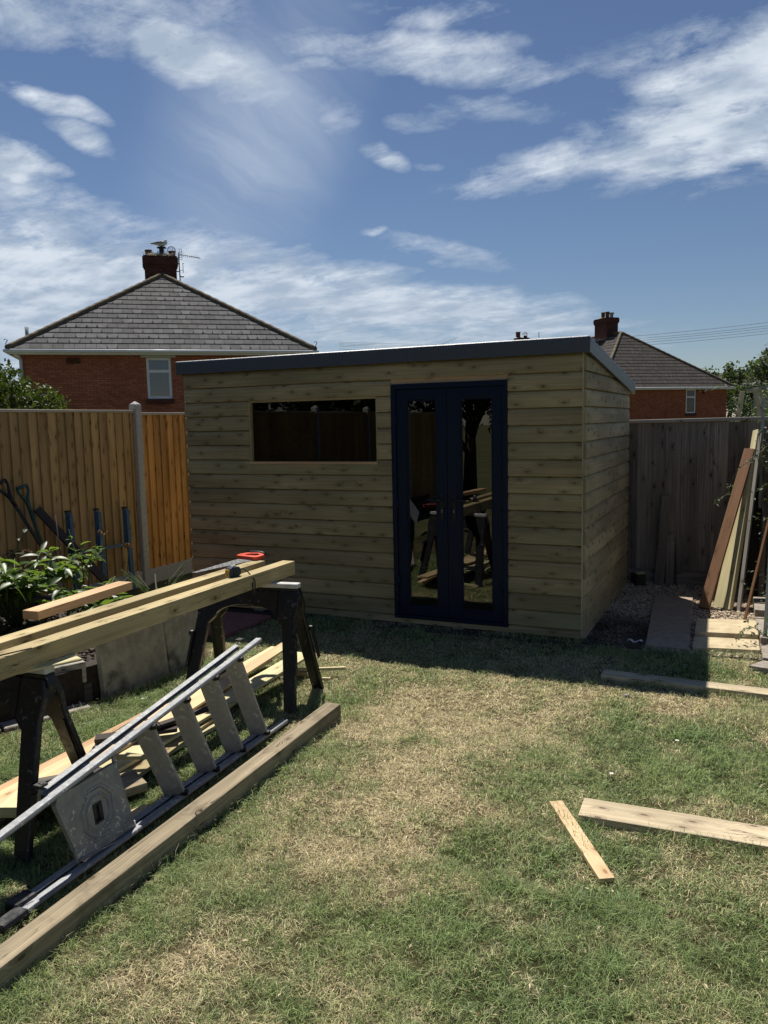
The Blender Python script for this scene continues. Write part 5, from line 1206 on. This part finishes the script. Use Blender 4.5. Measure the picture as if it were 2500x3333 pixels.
def tread(s_l, s_u, lab=None):
    lo = along(a0, a1, s_l); hi = along(u0, u1, s_u); up = (hi - lo).normalized(); dp_ = V(-.93, -.42, .0); dp_ = (dp_ - up * dp_.dot(up)).normalized(); nn = up.cross(dp_).normalized()
    lo2 = lo + up * .012; hi2 = hi - up * .012
    mb = MB(); mb.box((lo2 + hi2) / 2 + dp_ * .032, (hi2 - lo2) / 2, dp_ * .052, nn * .010); t_ = mb.build('tread', 'tread', lad, bev=.002)
    # ribs of the non-slip surface, facing the near end
    fr = nn if nn.y < 0 else -nn
    mb = MB()
    for k in range(9):
        off = -.016 + .0118 * k; mb.box((lo2 + hi2) / 2 + dp_ * off + fr * .0105, (hi2 - lo2) / 2 * .985, dp_ * .0028, nn * .0016)
    mb.build('grip_ribs', 'tread', t_)
    for P_, sgn in ((lo2, 1), (hi2, -1)):
        mb = MB(); mb.box(P_ - dp_ * .018 + up * sgn * .006 + fr * .004, up * .010, dp_ * .016, nn * .014); mb.box(P_ + dp_ * .02 + up * sgn * .004 + fr * .012, up * .004, dp_ * .036, nn * .004); mb.build('tread_bracket', 'black', lad, bev=.002)
for sl_, su_ in ((.085, .085), (.215, .222), (.345, .368), (.482, .520)): tread(sl_, su_)
# platform
pc = [V(-2.531, 2.215, .368), V(-2.562, 2.60, .368), V(-2.519, 2.655, .052), V(-2.494, 2.305, .060)]
ctrp = sum(pc, V(0, 0, 0)) / 4; pn = (pc[1] - pc[0]).cross(pc[3] - pc[0]).normalized(); pn = pn if pn.x > 0 else -pn
mb = MB(); pax = ((pc[1] - pc[0]) + (pc[2] - pc[3])).normalized(); pup = pn.cross(pax).normalized()
if pup.z < 0: pup = -pup
q2 = [((p - ctrp).dot(pax), (p - ctrp).dot(pup)) for p in pc]
ho = [(-.022, .038), (.024, .038), (.024, -.042), (-.022, -.042)]   # hand hole
def ringplate(mb, outer, inner, o, ax, ay, nrm, th):
    ou_ = resample(outer, (0, 0), 48); in_ = resample(inner, (0, 0), 48)
    for z in (0, 1):
        A = [o + ax * a + ay * b + nrm * th * z for a, b in ou_]; B = [o + ax * a + ay * b + nrm * th * z for a, b in in_]
        for k in range(48):
            k2 = (k + 1) % 48; f_ = [A[k], A[k2], B[k2], B[k]]; w_ = [(ou_[k][0], ou_[k][1], 0), (ou_[k2][0], ou_[k2][1], 0), (in_[k2][0], in_[k2][1], 0), (in_[k][0], in_[k][1], 0)]
            mb.face(f_ if z else f_[::-1], w_ if z else w_[::-1])
    for P_ in (ou_, in_):
        for k in range(48):
            k2 = (k + 1) % 48; a, b = P_[k], P_[k2]; mb.face([o + ax * a[0] + ay * a[1], o + ax * b[0] + ay * b[1], o + ax * b[0] + ay * b[1] + nrm * th, o + ax * a[0] + ay * a[1] + nrm * th], [(a[0], a[1], 0)] * 4)
ringplate(mb, q2, ho, ctrp - pn * .012, pax, pup, pn, .022)
# nested raised octagons pressed into the platform
for r_ in (.075, .105):
    oc_ = [(r_ * math.cos(R(22.5 + 45 * k)) , r_ * math.sin(R(22.5 + 45 * k)) * 1.0) for k in range(9)]
    mb.tube([ctrp + pn * .0095 + pax * a * .95 + pup * b for a, b in oc_], .0035, 5)
pf = mb.build('platform', 'platform', lad)
mb = MB(); ringplate(mb, [(a * 1.0, b * 1.0) for a, b in [(-.026, .042), (.028, .042), (.028, -.046), (-.026, -.046)]], [(a * .9, b * .9) for a, b in ho], ctrp + pn * .0105, pax, pup, pn, .002); mb.build('hand_hole_rim', 'black', pf)
mb = MB(); mb.box(ctrp - pn * .006 + pax * .001 - pup * .002, pax * .023, pup * .040, pn * .003); mb.build('hole_dark_plate', 'black_plastic', pf)  # black plate added so the see-through hand hole looks dark
for q_ in ([pc[2] + pup * .02, pc[2] - pup * .05], [pc[1] - pup * .02, pc[1] + pup * .06]):
    mb = MB(); mb.tube(q_, .009, 8); mb.build('platform_strut', 'alu', lad)
mb = MB(); mb.tube([pc[3] + pup * .02 + pn * .014, pc[2] - pup * .03 + pn * .014], .004, 6); mb.build('stay_rod', 'alu', lad)
mb = MB(); ax_ = (a1 - a0).normalized(); mb.prism([(-.034, -.019), (.022, -.02), (.034, 0), (.022, .02), (-.034, .019)], a_end - ax_ * .05, out, ax_.cross(out).normalized(), ax_ * .12); mb.build('rubber_foot', 'black_plastic', lad, bev=.004)
mb = MB(); ft = along(a0, a1, .93) + bo
mb.prism([(-.034, -.019), (.034, -.019), (.034, .019), (-.034, .019)], ft, out, ax_.cross(out).normalized(), ax_ * .10); mb.build('rubber_foot', 'black_plastic', lad, bev=.004)
for P_ in (along(u0, u1, .02), along(u0, u1, .86)):
    mb = MB(); q = P_ + bo * .95 + V(0, .0, .045); mb.box(q, (a1 - a0).normalized() * .022, V(.02, 0, 0), V(0, 0, .006)); mb.tube([q - V(.01, 0, 0), q + V(.016, 0, .0)], .010, 8); mb.build('plastic_stop', 'black', lad, bev=.002)
mb = MB(); mb.tube([along(u0, u1, .28) + V(-.02, 0, .03), along(u0, u1, .30) + V(-.12, .05, -.04), V(-3.1, 3.5, .25), V(-3.25, 3.3, .14)], .0022, 4); mb.build('thin_cord', 'black', lad)

# ================================================================== TIMBERS LYING ON THE LAWN
beam((-2.212, .9, .0), (-2.364, 4.285, .0), .102, .102, 'old', 'long_timber', 'long weathered square timber lying along the lawn beside the ladder', 'timber', bev=.006)
beam((-.940, 5.685, .0), (.62, 5.63, .0), .135, .048, 'oldpale', 'grey_plank', 'long grey plank across the lawn at the edge of the shed shadow', 'plank', bev=.005)
beam((-.690, 3.615, .0), (1.05, 3.675, .0), .185, .048, 'oldpale', 'heavy_plank', 'thick pale weathered plank entering the lawn from the right edge', 'plank', bev=.006)
beam((-.819, 3.658, .010), (-.484, 3.085, .010), .064, .019, 'pine', 'batten', 'short pale pine batten lying alone on the grass', 'batten', bev=.002)

# ================================================================== RIGHT SIDE
def slab(pts, z0, z1, mat, label, name='paving_slab', cat='paving slab', group=None):
    mb = MB(); mb.prism(pts, (0, 0, z0), (1, 0, 0), (0, 1, 0), (0, 0, z1 - z0)); return tag(mb.build(name, mat, bev=.006, seg=2), label, cat, group)
slab([(-.745, 6.50), (-.415, 6.475), (-.515, 8.45), (-.875, 8.36)], -.01, .052, 'slabdark', 'long dark concrete slab laid as a path on the gravel')
slab([(-.395, 6.53), (.085, 6.61), (.075, 6.93), (-.405, 6.86)], -.01, .06, 'sandstone', 'yellow sandstone slab half in sun, nearer of the stepped pair', group='yellow sandstone slabs')
slab([(-.405, 6.93), (.075, 7.0), (.055, 7.50), (-.42, 7.40)], -.01, .082, 'sandstone', 'yellow sandstone slab half in sun, farther of the stepped pair', group='yellow sandstone slabs')
slab([(.10, 6.42), (.42, 6.40), (.42, 6.82), (.095, 6.80)], -.01, .055, 'stone', 'rough grey stone slab right of the nearer yellow slab', 'stone_slab', 'stone')
slab([(.088, 6.90), (.40, 6.92), (.40, 7.66), (.045, 7.62)], -.01, .085, 'stone', 'rough grey stone slab right of the farther yellow slab', 'stone_slab', 'stone')
slab([(.045, 7.78), (.38, 7.8), (.38, 8.4), (.03, 8.35)], -.01, .11, 'stone', 'farthest rough stone block in the corner behind the leaning boards', 'stone_slab', 'stone')
slab([(.01, 6.17), (.5, 6.05), (.55, 6.22), (.10, 6.34)], -.01, .06, 'stone', 'low stone at the lawn edge by the right border', 'stone_slab', 'stone')
def lean(p0, p1, w, t, mat, label, up, name='leaning_board', cat='board'):
    return beam(p0, p1, w, t, mat, name, label, cat, up, .002)
lean((-.385, 8.02, .03), (-.035, 8.85, 1.50), .10, .032, 'red_board', 'reddish brown board leaning at an angle over the gravel', (-.35, -1, .45))
lean((-.245, 8.12, .02), (.03, 8.95, 1.50), .135, .030, 'lime_pine', 'wide pale green board leaning behind the reddish brown one', (-.5, -1, .5))
lean((-.165, 8.05, .02), (.035, 8.97, 1.68), .065, .045, 'lime_pine', 'narrower yellow green batten leaning right of the wide one', (-.9, -1, .5))
lean((-.085, 8.02, .02), (.062, 8.80, 1.66), .035, .022, 'grey_cap', 'slim grey batten leaning with its top near the climbing plant', (-.7, -1, .4))
lean((-.035, 7.55, .03), (.150, 7.90, .95), .022, .018, 'red_board', 'thin brown stick leaning at the right edge', (-.5, -1, .3), 'stick', 'stick')
lean((-.905, 9.04, .02), (-.845, 9.12, 1.0), .10, .02, 'grey_fence', 'taller grey board offcut standing against the grey fence', (0, -1, .1))
lean((-.795, 9.05, .02), (-.79, 9.115, .58), .085, .02, 'grey_fence', 'shorter grey board offcut standing against the grey fence', (0, -1, .1))
lean((-.735, 9.07, .02), (-.755, 9.12, .55), .02, .02, 'black_board', 'thin dark strip beside the shorter grey offcut', (0, -1, .1))
gp_ = thing('metal_post', (.145, 7.0, 0), 'grey green metal post standing at the right edge of the slabs', 'post')
mb = MB(); mb.plank((.120, 6.98, .05), (.185, 7.05, 2.3), .030, .03, up=(0, -1, 0)); mb.build('upright', 'galv', gp_, bev=.003)
mb = MB(); mb.plank((.147, 6.985, .06), (.212, 7.055, 2.3), .008, .04, up=(0, -1, 0)); mb.build('flange', 'galv', gp_)
wp = thing('white_post', (.07, 9.0, 0), 'pale metal post rising above the grey fence at the right', 'post')
mb = MB(); mb.abox(.055, .085, 8.95, 8.98, 0, 2.02, 'z'); mb.build('upright', 'galv', wp, bev=.002); mb = MB(); mb.plank((.085, 8.965, 1.93), (.6, 8.965, 1.93), .012, .01); mb.build('top_wire_bar', 'galv', wp)
# dark-coloured boards and post added to fill the black corner
lean((.02, 8.78, .03), (.045, 9.05, 1.10), .09, .05, 'black_board', 'dark post leaning in the dark corner behind the battens', (0, -1, .2), 'dark_post', 'post')
lean((.10, 8.6, .03), (.13, 8.95, 1.75), .05, .03, 'grey_fence', 'dark grey upright lath in the corner beside the pale post', (0, -1, .2))
cn = MB(); cn.abox(.20, .24, 7.25, 9.14, 0, 1.7, 'y'); tag(cn.build('side_trellis_board', 'black_board'), 'dark boarding along the right side behind the metal post', 'boarding')
mb = MB(); mb.prism([(-1.12, 9.08), (-1.20, 9.02), (-1.12, 8.92), (-1.03, 8.95)], (0, 0, .01), (1, 0, 0), (0, 1, 0), (0, 0, .14)); tag(mb.build('timber_stub', 'black_board', bev=.004), 'short dark timber stub beside the back corner of the shed', 'timber')
mb = MB(); mb.plank((-1.13, 8.95, .152), (-1.06, 9.0, .152), .06, .02); tag(mb.build('wood_chip', 'lime_pine'), 'small pale piece of wood on the dark stub', 'wood chip')
# crumpled white wrapper and a pale stone on the soil
mb = MB(); P0 = V(-.905, 6.62, .035)
for k in range(5): mb.face([P0 + V(.025 * k, 0, .012 * math.sin(k * 1.9)), P0 + V(.025 * (k + 1), .0, .012 * math.sin((k + 1) * 1.9)), P0 + V(.025 * (k + 1) + .01, .045, .014 * math.sin((k + 1) * 1.9 + .7)), P0 + V(.025 * k + .01, .045, .014 * math.sin(k * 1.9 + .7))], [(0, 0, 0)] * 4, True)
ob = mb.build('paper_scrap', 'paper'); sm_ = ob.modifiers.new('thick', 'SOLIDIFY'); sm_.thickness = .0015; tag(ob, 'curled scrap of white paper on the dark soil by the shed corner', 'litter')
for (x, y, s_, l) in ((-.05, 8.0, .03, 'flat white stone at the foot of the brown stick'), (-.72, 5.32, .022, 'pale pebble in the grass near the grey plank'), (-.42, 6.14, .02, 'small pale leaf litter on the shaded grass')):
    mb = MB(); mb.lathe((x, y, .012), [(0, 0), (s_, .004), (s_ * .9, .014), (0, .02)], 7); tag(mb.build('white_stone', 'stone'), l, 'stone')
# climbing plant stems at the right
cl = thing('climbing_plant', (.14, 8.3, 0), 'wiry climbing plant with trailing shoots at the right edge', 'climber')
rng = np.random.default_rng(33)
vines = [[(.16, 8.5, .3), (.13, 8.6, 1.2), (.11, 8.5, 1.55), (.00, 8.3, 1.45), (-.12, 8.2, 1.36), (-.19, 8.15, 1.22), (-.20, 8.12, 1.12), (-.29, 8.1, 1.06), (-.30, 8.1, 1.03)],
         [(.2, 8.3, .2), (.2, 8.3, 1.2), (.15, 7.9, 1.24), (.10, 7.8, 1.235), (.05, 7.75, 1.20), (.02, 7.75, 1.175)],
         [(.2, 8.6, .4), (.17, 8.7, 1.6), (.12, 8.9, 1.85), (.0, 8.95, 1.98), (-.10, 8.9, 1.95), (-.25, 8.85, 2.0)],
         [(.2, 8.5, .4), (.18, 8.6, 1.9), (.05, 8.6, 2.12), (-.10, 8.6, 2.13), (-.25, 8.55, 2.13), (-.42, 8.5, 2.09), (-.50, 8.5, 2.12)],
         [(.15, 6.9, .06), (.06, 6.82, .17), (-.03, 6.75, .19), (-.09, 6.72, .12), (-.10, 6.7, .06)]]
mb = MB(); LP = []
for vv in vines:
    pts = [Vector(p) for p in vv]; sm = []
    for p, q in zip(pts, pts[1:]):
        for k in range(5): sm.append(p.lerp(q, k / 5) + Vector(rng.normal(size=3) * .006))
    mb.tube(sm, [.0042 - .0025 * k / len(sm) for k in range(len(sm))], 5)
    for k, p in enumerate(sm[3:]):
        if rng.random() < .55: 
            for _ in range(rng.integers(1, 4)): LP.append(np.array(p) + rng.normal(size=3) * .018)
mb.build('shoots', 'stemgreen', cl)
for c_, s_, n_l in (((.13, 8.7, 1.62), .07, 60), ((.15, 8.5, 1.42), .05, 30), ((.13, 6.86, .12), .05, 24), ((.03, 6.85, .10), .05, 16), ((.22, 7.7, .35), .12, 90), ((.22, 8.3, .9), .12, 90), ((.2, 8.8, 2.0), .10, 80)):
    LP += [np.array(c_) + rng.normal(size=3) * s_ for _ in range(n_l)]
LP = np.array(LP); a, b, w = leaves(LP, np.tile([[0, -.3, .8]], (len(LP), 1)), rng.uniform(.025, .055, len(LP)), .42, .8, rng); np_mesh('leaves', a, b, w, 'greyleaf', cl, origin=(.14, 8.3, 0))

# neighbour's garden beyond the grey fence, right
def leafy_thing(name, label, cat, base, c, r, nb, per, size, mat, seed, trunk=True, group=None, frac=.34):
    rng = np.random.default_rng(seed); t = thing(name, base, label, cat, group)
    mb = MB(); b0 = V(*base); top = V(c[0], c[1], c[2]); rt = min(r) * .09
    mb.tube([b0, b0.lerp(top, .5) + V(.03, .02, 0), top], [rt * 1.4, rt, rt * .5], 8)
    for k in range(6):
        a = rng.uniform(0, 6.28); mb.tube([b0.lerp(top, .4 + .08 * k), top + V(r[0] * .6 * math.cos(a), r[1] * .6 * math.sin(a), r[2] * rng.uniform(-.2, .6))], [rt * .6, rt * .15], 5)
    mb.build('trunk', 'bark', t)
    p_, n_ = clump_crown(crown_blobs(c, r, nb, rng, frac), per, rng, .55, .16)
    a, b, w = leaves(p_, n_, rng.uniform(size * .6, size * 1.3, len(p_)), .55, .6, rng); np_mesh('crown', a, b, w, mat, t, origin=base); return t
leafy_thing('garden_shrub', 'dark leaved shrub beyond the grey fence beside the right house', 'shrub', (-.12, 17.5, 0), (-.10, 17.5, 1.35), (.42, .6, .95), 24, 2600, .075, 'darkleaf', 41)
leafy_thing('garden_shrub', 'bushy silvery shrub above the grey fence at the right edge', 'shrub', (.75, 14.5, 0), (.42, 14.5, 1.75), (.50, .6, .72), 22, 2300, .07, 'greyleaf', 42)
ft = [((-7.2, 118, 0), (-7.2, 118, 4.6), (4.4, 3, 3.3), 51, 'rounded dark tree on the skyline right behind the house roof'), ((-3.6, 122, 0), (-2.6, 122, 5.4), (3.2, 3, 3.6), 52, 'taller pointed dark tree in the middle of the skyline group'), ((1.9, 112, 0), (1.9, 112, 6.2), (3.6, 3, 4.0), 53, 'dark tree on the skyline at the right edge of the photo'), ((-13.5, 125, 0), (-13.3, 125, 4.6), (2.6, 2.4, 3.4), 54, 'treetop just peeking over the right house roof edge'), ((-1.2, 100, 0), (-1.0, 100, 3.4), (4.2, 3, 2.0), 55, 'lower greener tree in front of the skyline group')]
for b0, c_, r_, sd, l in ft: leafy_thing('distant_tree', l, 'tree', b0, c_, r_, 34, 12 if sd != 55 else 14, .62, 'farleaf', sd, group='trees on the skyline at the right')
# A-frame of raw timbers and a grey outbuilding beyond the fence
af = thing('timber_a_frame', (.0, 13, 0), 'raw timber A-frame standing beyond the grey fence', 'timber frame')
mb = MB(); mb.plank((-.36, 13, .8), (-.18, 13.0, 2.20), .07, .05, up=(0, -1, 0)); mb.build('leg', 'oldpale', af, bev=.003)
mb = MB(); mb.plank((.24, 13.06, .8), (-.0, 13.06, 2.24), .07, .05, up=(0, -1, 0)); mb.build('leg', 'oldpale', af, bev=.003)
ob_ = thing('grey_outbuilding', (.3, 20, 0), 'grey board outbuilding behind the A-frame at the right edge', 'outbuilding')
mb = MB()
for k in range(14): mb.abox(-.05, 3.0, 19.98 + .003 * (k % 2), 20.1, .17 * k, .17 * k + .168)
mb.build('boards', 'grey_cap', ob_)
mb = MB(); mb.prism([(-.2, 2.38), (3.2, 2.75), (3.2, 2.80), (-.2, 2.43)], (0, 19.8, 0), (1, 0, 0), (0, 0, 1), (0, 2, 0)); mb.build('roof', 'lead', ob_)

# ================================================================== BEHIND THE CAMERA (seen in the glass of doors and window; last two bushes added to darken reflections)
for k, (b0, c_, r_, l) in enumerate((((-6.0, -4.6, 0), (-6.0, -4.6, 2.6), (1.7, 1.5, 2.2), 'dark garden tree reflected in the left door pane'), ((-3.6, -5.2, 0), (-3.6, -5.2, 2.7), (1.8, 1.4, 2.4), 'dark garden tree reflected in the right door pane'), ((-1.0, -5.6, 0), (-1.0, -5.6, 2.5), (1.8, 1.4, 2.3), 'dark garden tree behind the viewer to the right'), ((-8.6, -3.2, 0), (-8.6, -3.2, 2.3), (1.6, 2.4, 1.9), 'dark bush behind the fence reflected in the wide window'), ((-9.6, .6, 0), (-9.6, .6, 2.4), (1.5, 1.8, 2.0), 'tall dark bush added unseen behind the left fence to darken the window reflection'), ((-10.4, 3.2, 0), (-10.4, 3.2, 2.0), (1.3, 1.2, 1.7), 'dark bush added out of view next to the leafy hedge to darken the window reflection'))):
    leafy_thing('garden_tree', l, 'tree', b0, c_, r_, 30, 330, .16, 'darkleaf', 60 + k)
wb = MB(); wb.plank((-5.05, .95, .26), (-5.35, 1.15, .80), .62, .02, up=(1, -.2, .6)); tag(wb.build('plasterboard_sheet', 'whiteboard'), 'white sheet panel leaning on the bed, seen only as a reflection in the left door', 'panel')

# small finds on the lawn: single daisies and dry leaves
for k, (x, y, l) in enumerate(((-.62, 4.05, 'white daisy in the greener grass at the right of the lawn'), (-3.70, 4.05, 'white daisy beside the leaning slabs'), (-.35, 4.62, 'white daisy between the two planks at the right'))):
    dz_ = thing('daisy', (x, y, 0), l, 'flower', 'daisies in the lawn'); mb = MB()
    for j in range(10):
        a = j * .628; d = V(math.cos(a), math.sin(a), .15); q = V(-d.y, d.x, 0) * .0022; c0 = V(x, y, .034); mb.face([c0 - q, c0 + q, c0 + d * .011 + q, c0 + d * .011 - q], [(0, 0, 0)] * 4)
    mb.build('petals', 'paper', dz_); mb = MB(); mb.lathe((x, y, .033), [(.004, 0), (.003, .003), (0, .004)], 6); mb.build('centre', 'tape_yellow', dz_); mb = MB(); mb.tube([(x, y, .0), (x, y, .033)], .0008, 4); mb.build('stalk', 'stemgreen', dz_)
rng = np.random.default_rng(77); n = 520; x = rng.uniform(-3.6, .2, n); y = rng.uniform(1.5, 6.4, n); ok = in_poly(x, y, LAWN) & (x > -.9 * y); x, y = x[ok], y[ok]; n = len(x)
cpt = np.stack([x, y, lawn_height(x, y) + .026], 1); a, b, w = leaves(cpt, np.tile([[0, 0, 6.0]], (n, 1)), rng.uniform(.006, .028, n), .3, .6, rng)
colr = np.where(rng.random((n, 1)) < .6, np.array([[.72, .60, .40]]), np.array([[.22, .13, .06]])) * rng.uniform(.7, 1.2, (n, 1))
tag(np_mesh('lawn_litter', a, b, np.repeat(colr, 4, 0), 'grass'), 'scattered dry leaf bits and wood shavings on the lawn', 'litter', kind='stuff')
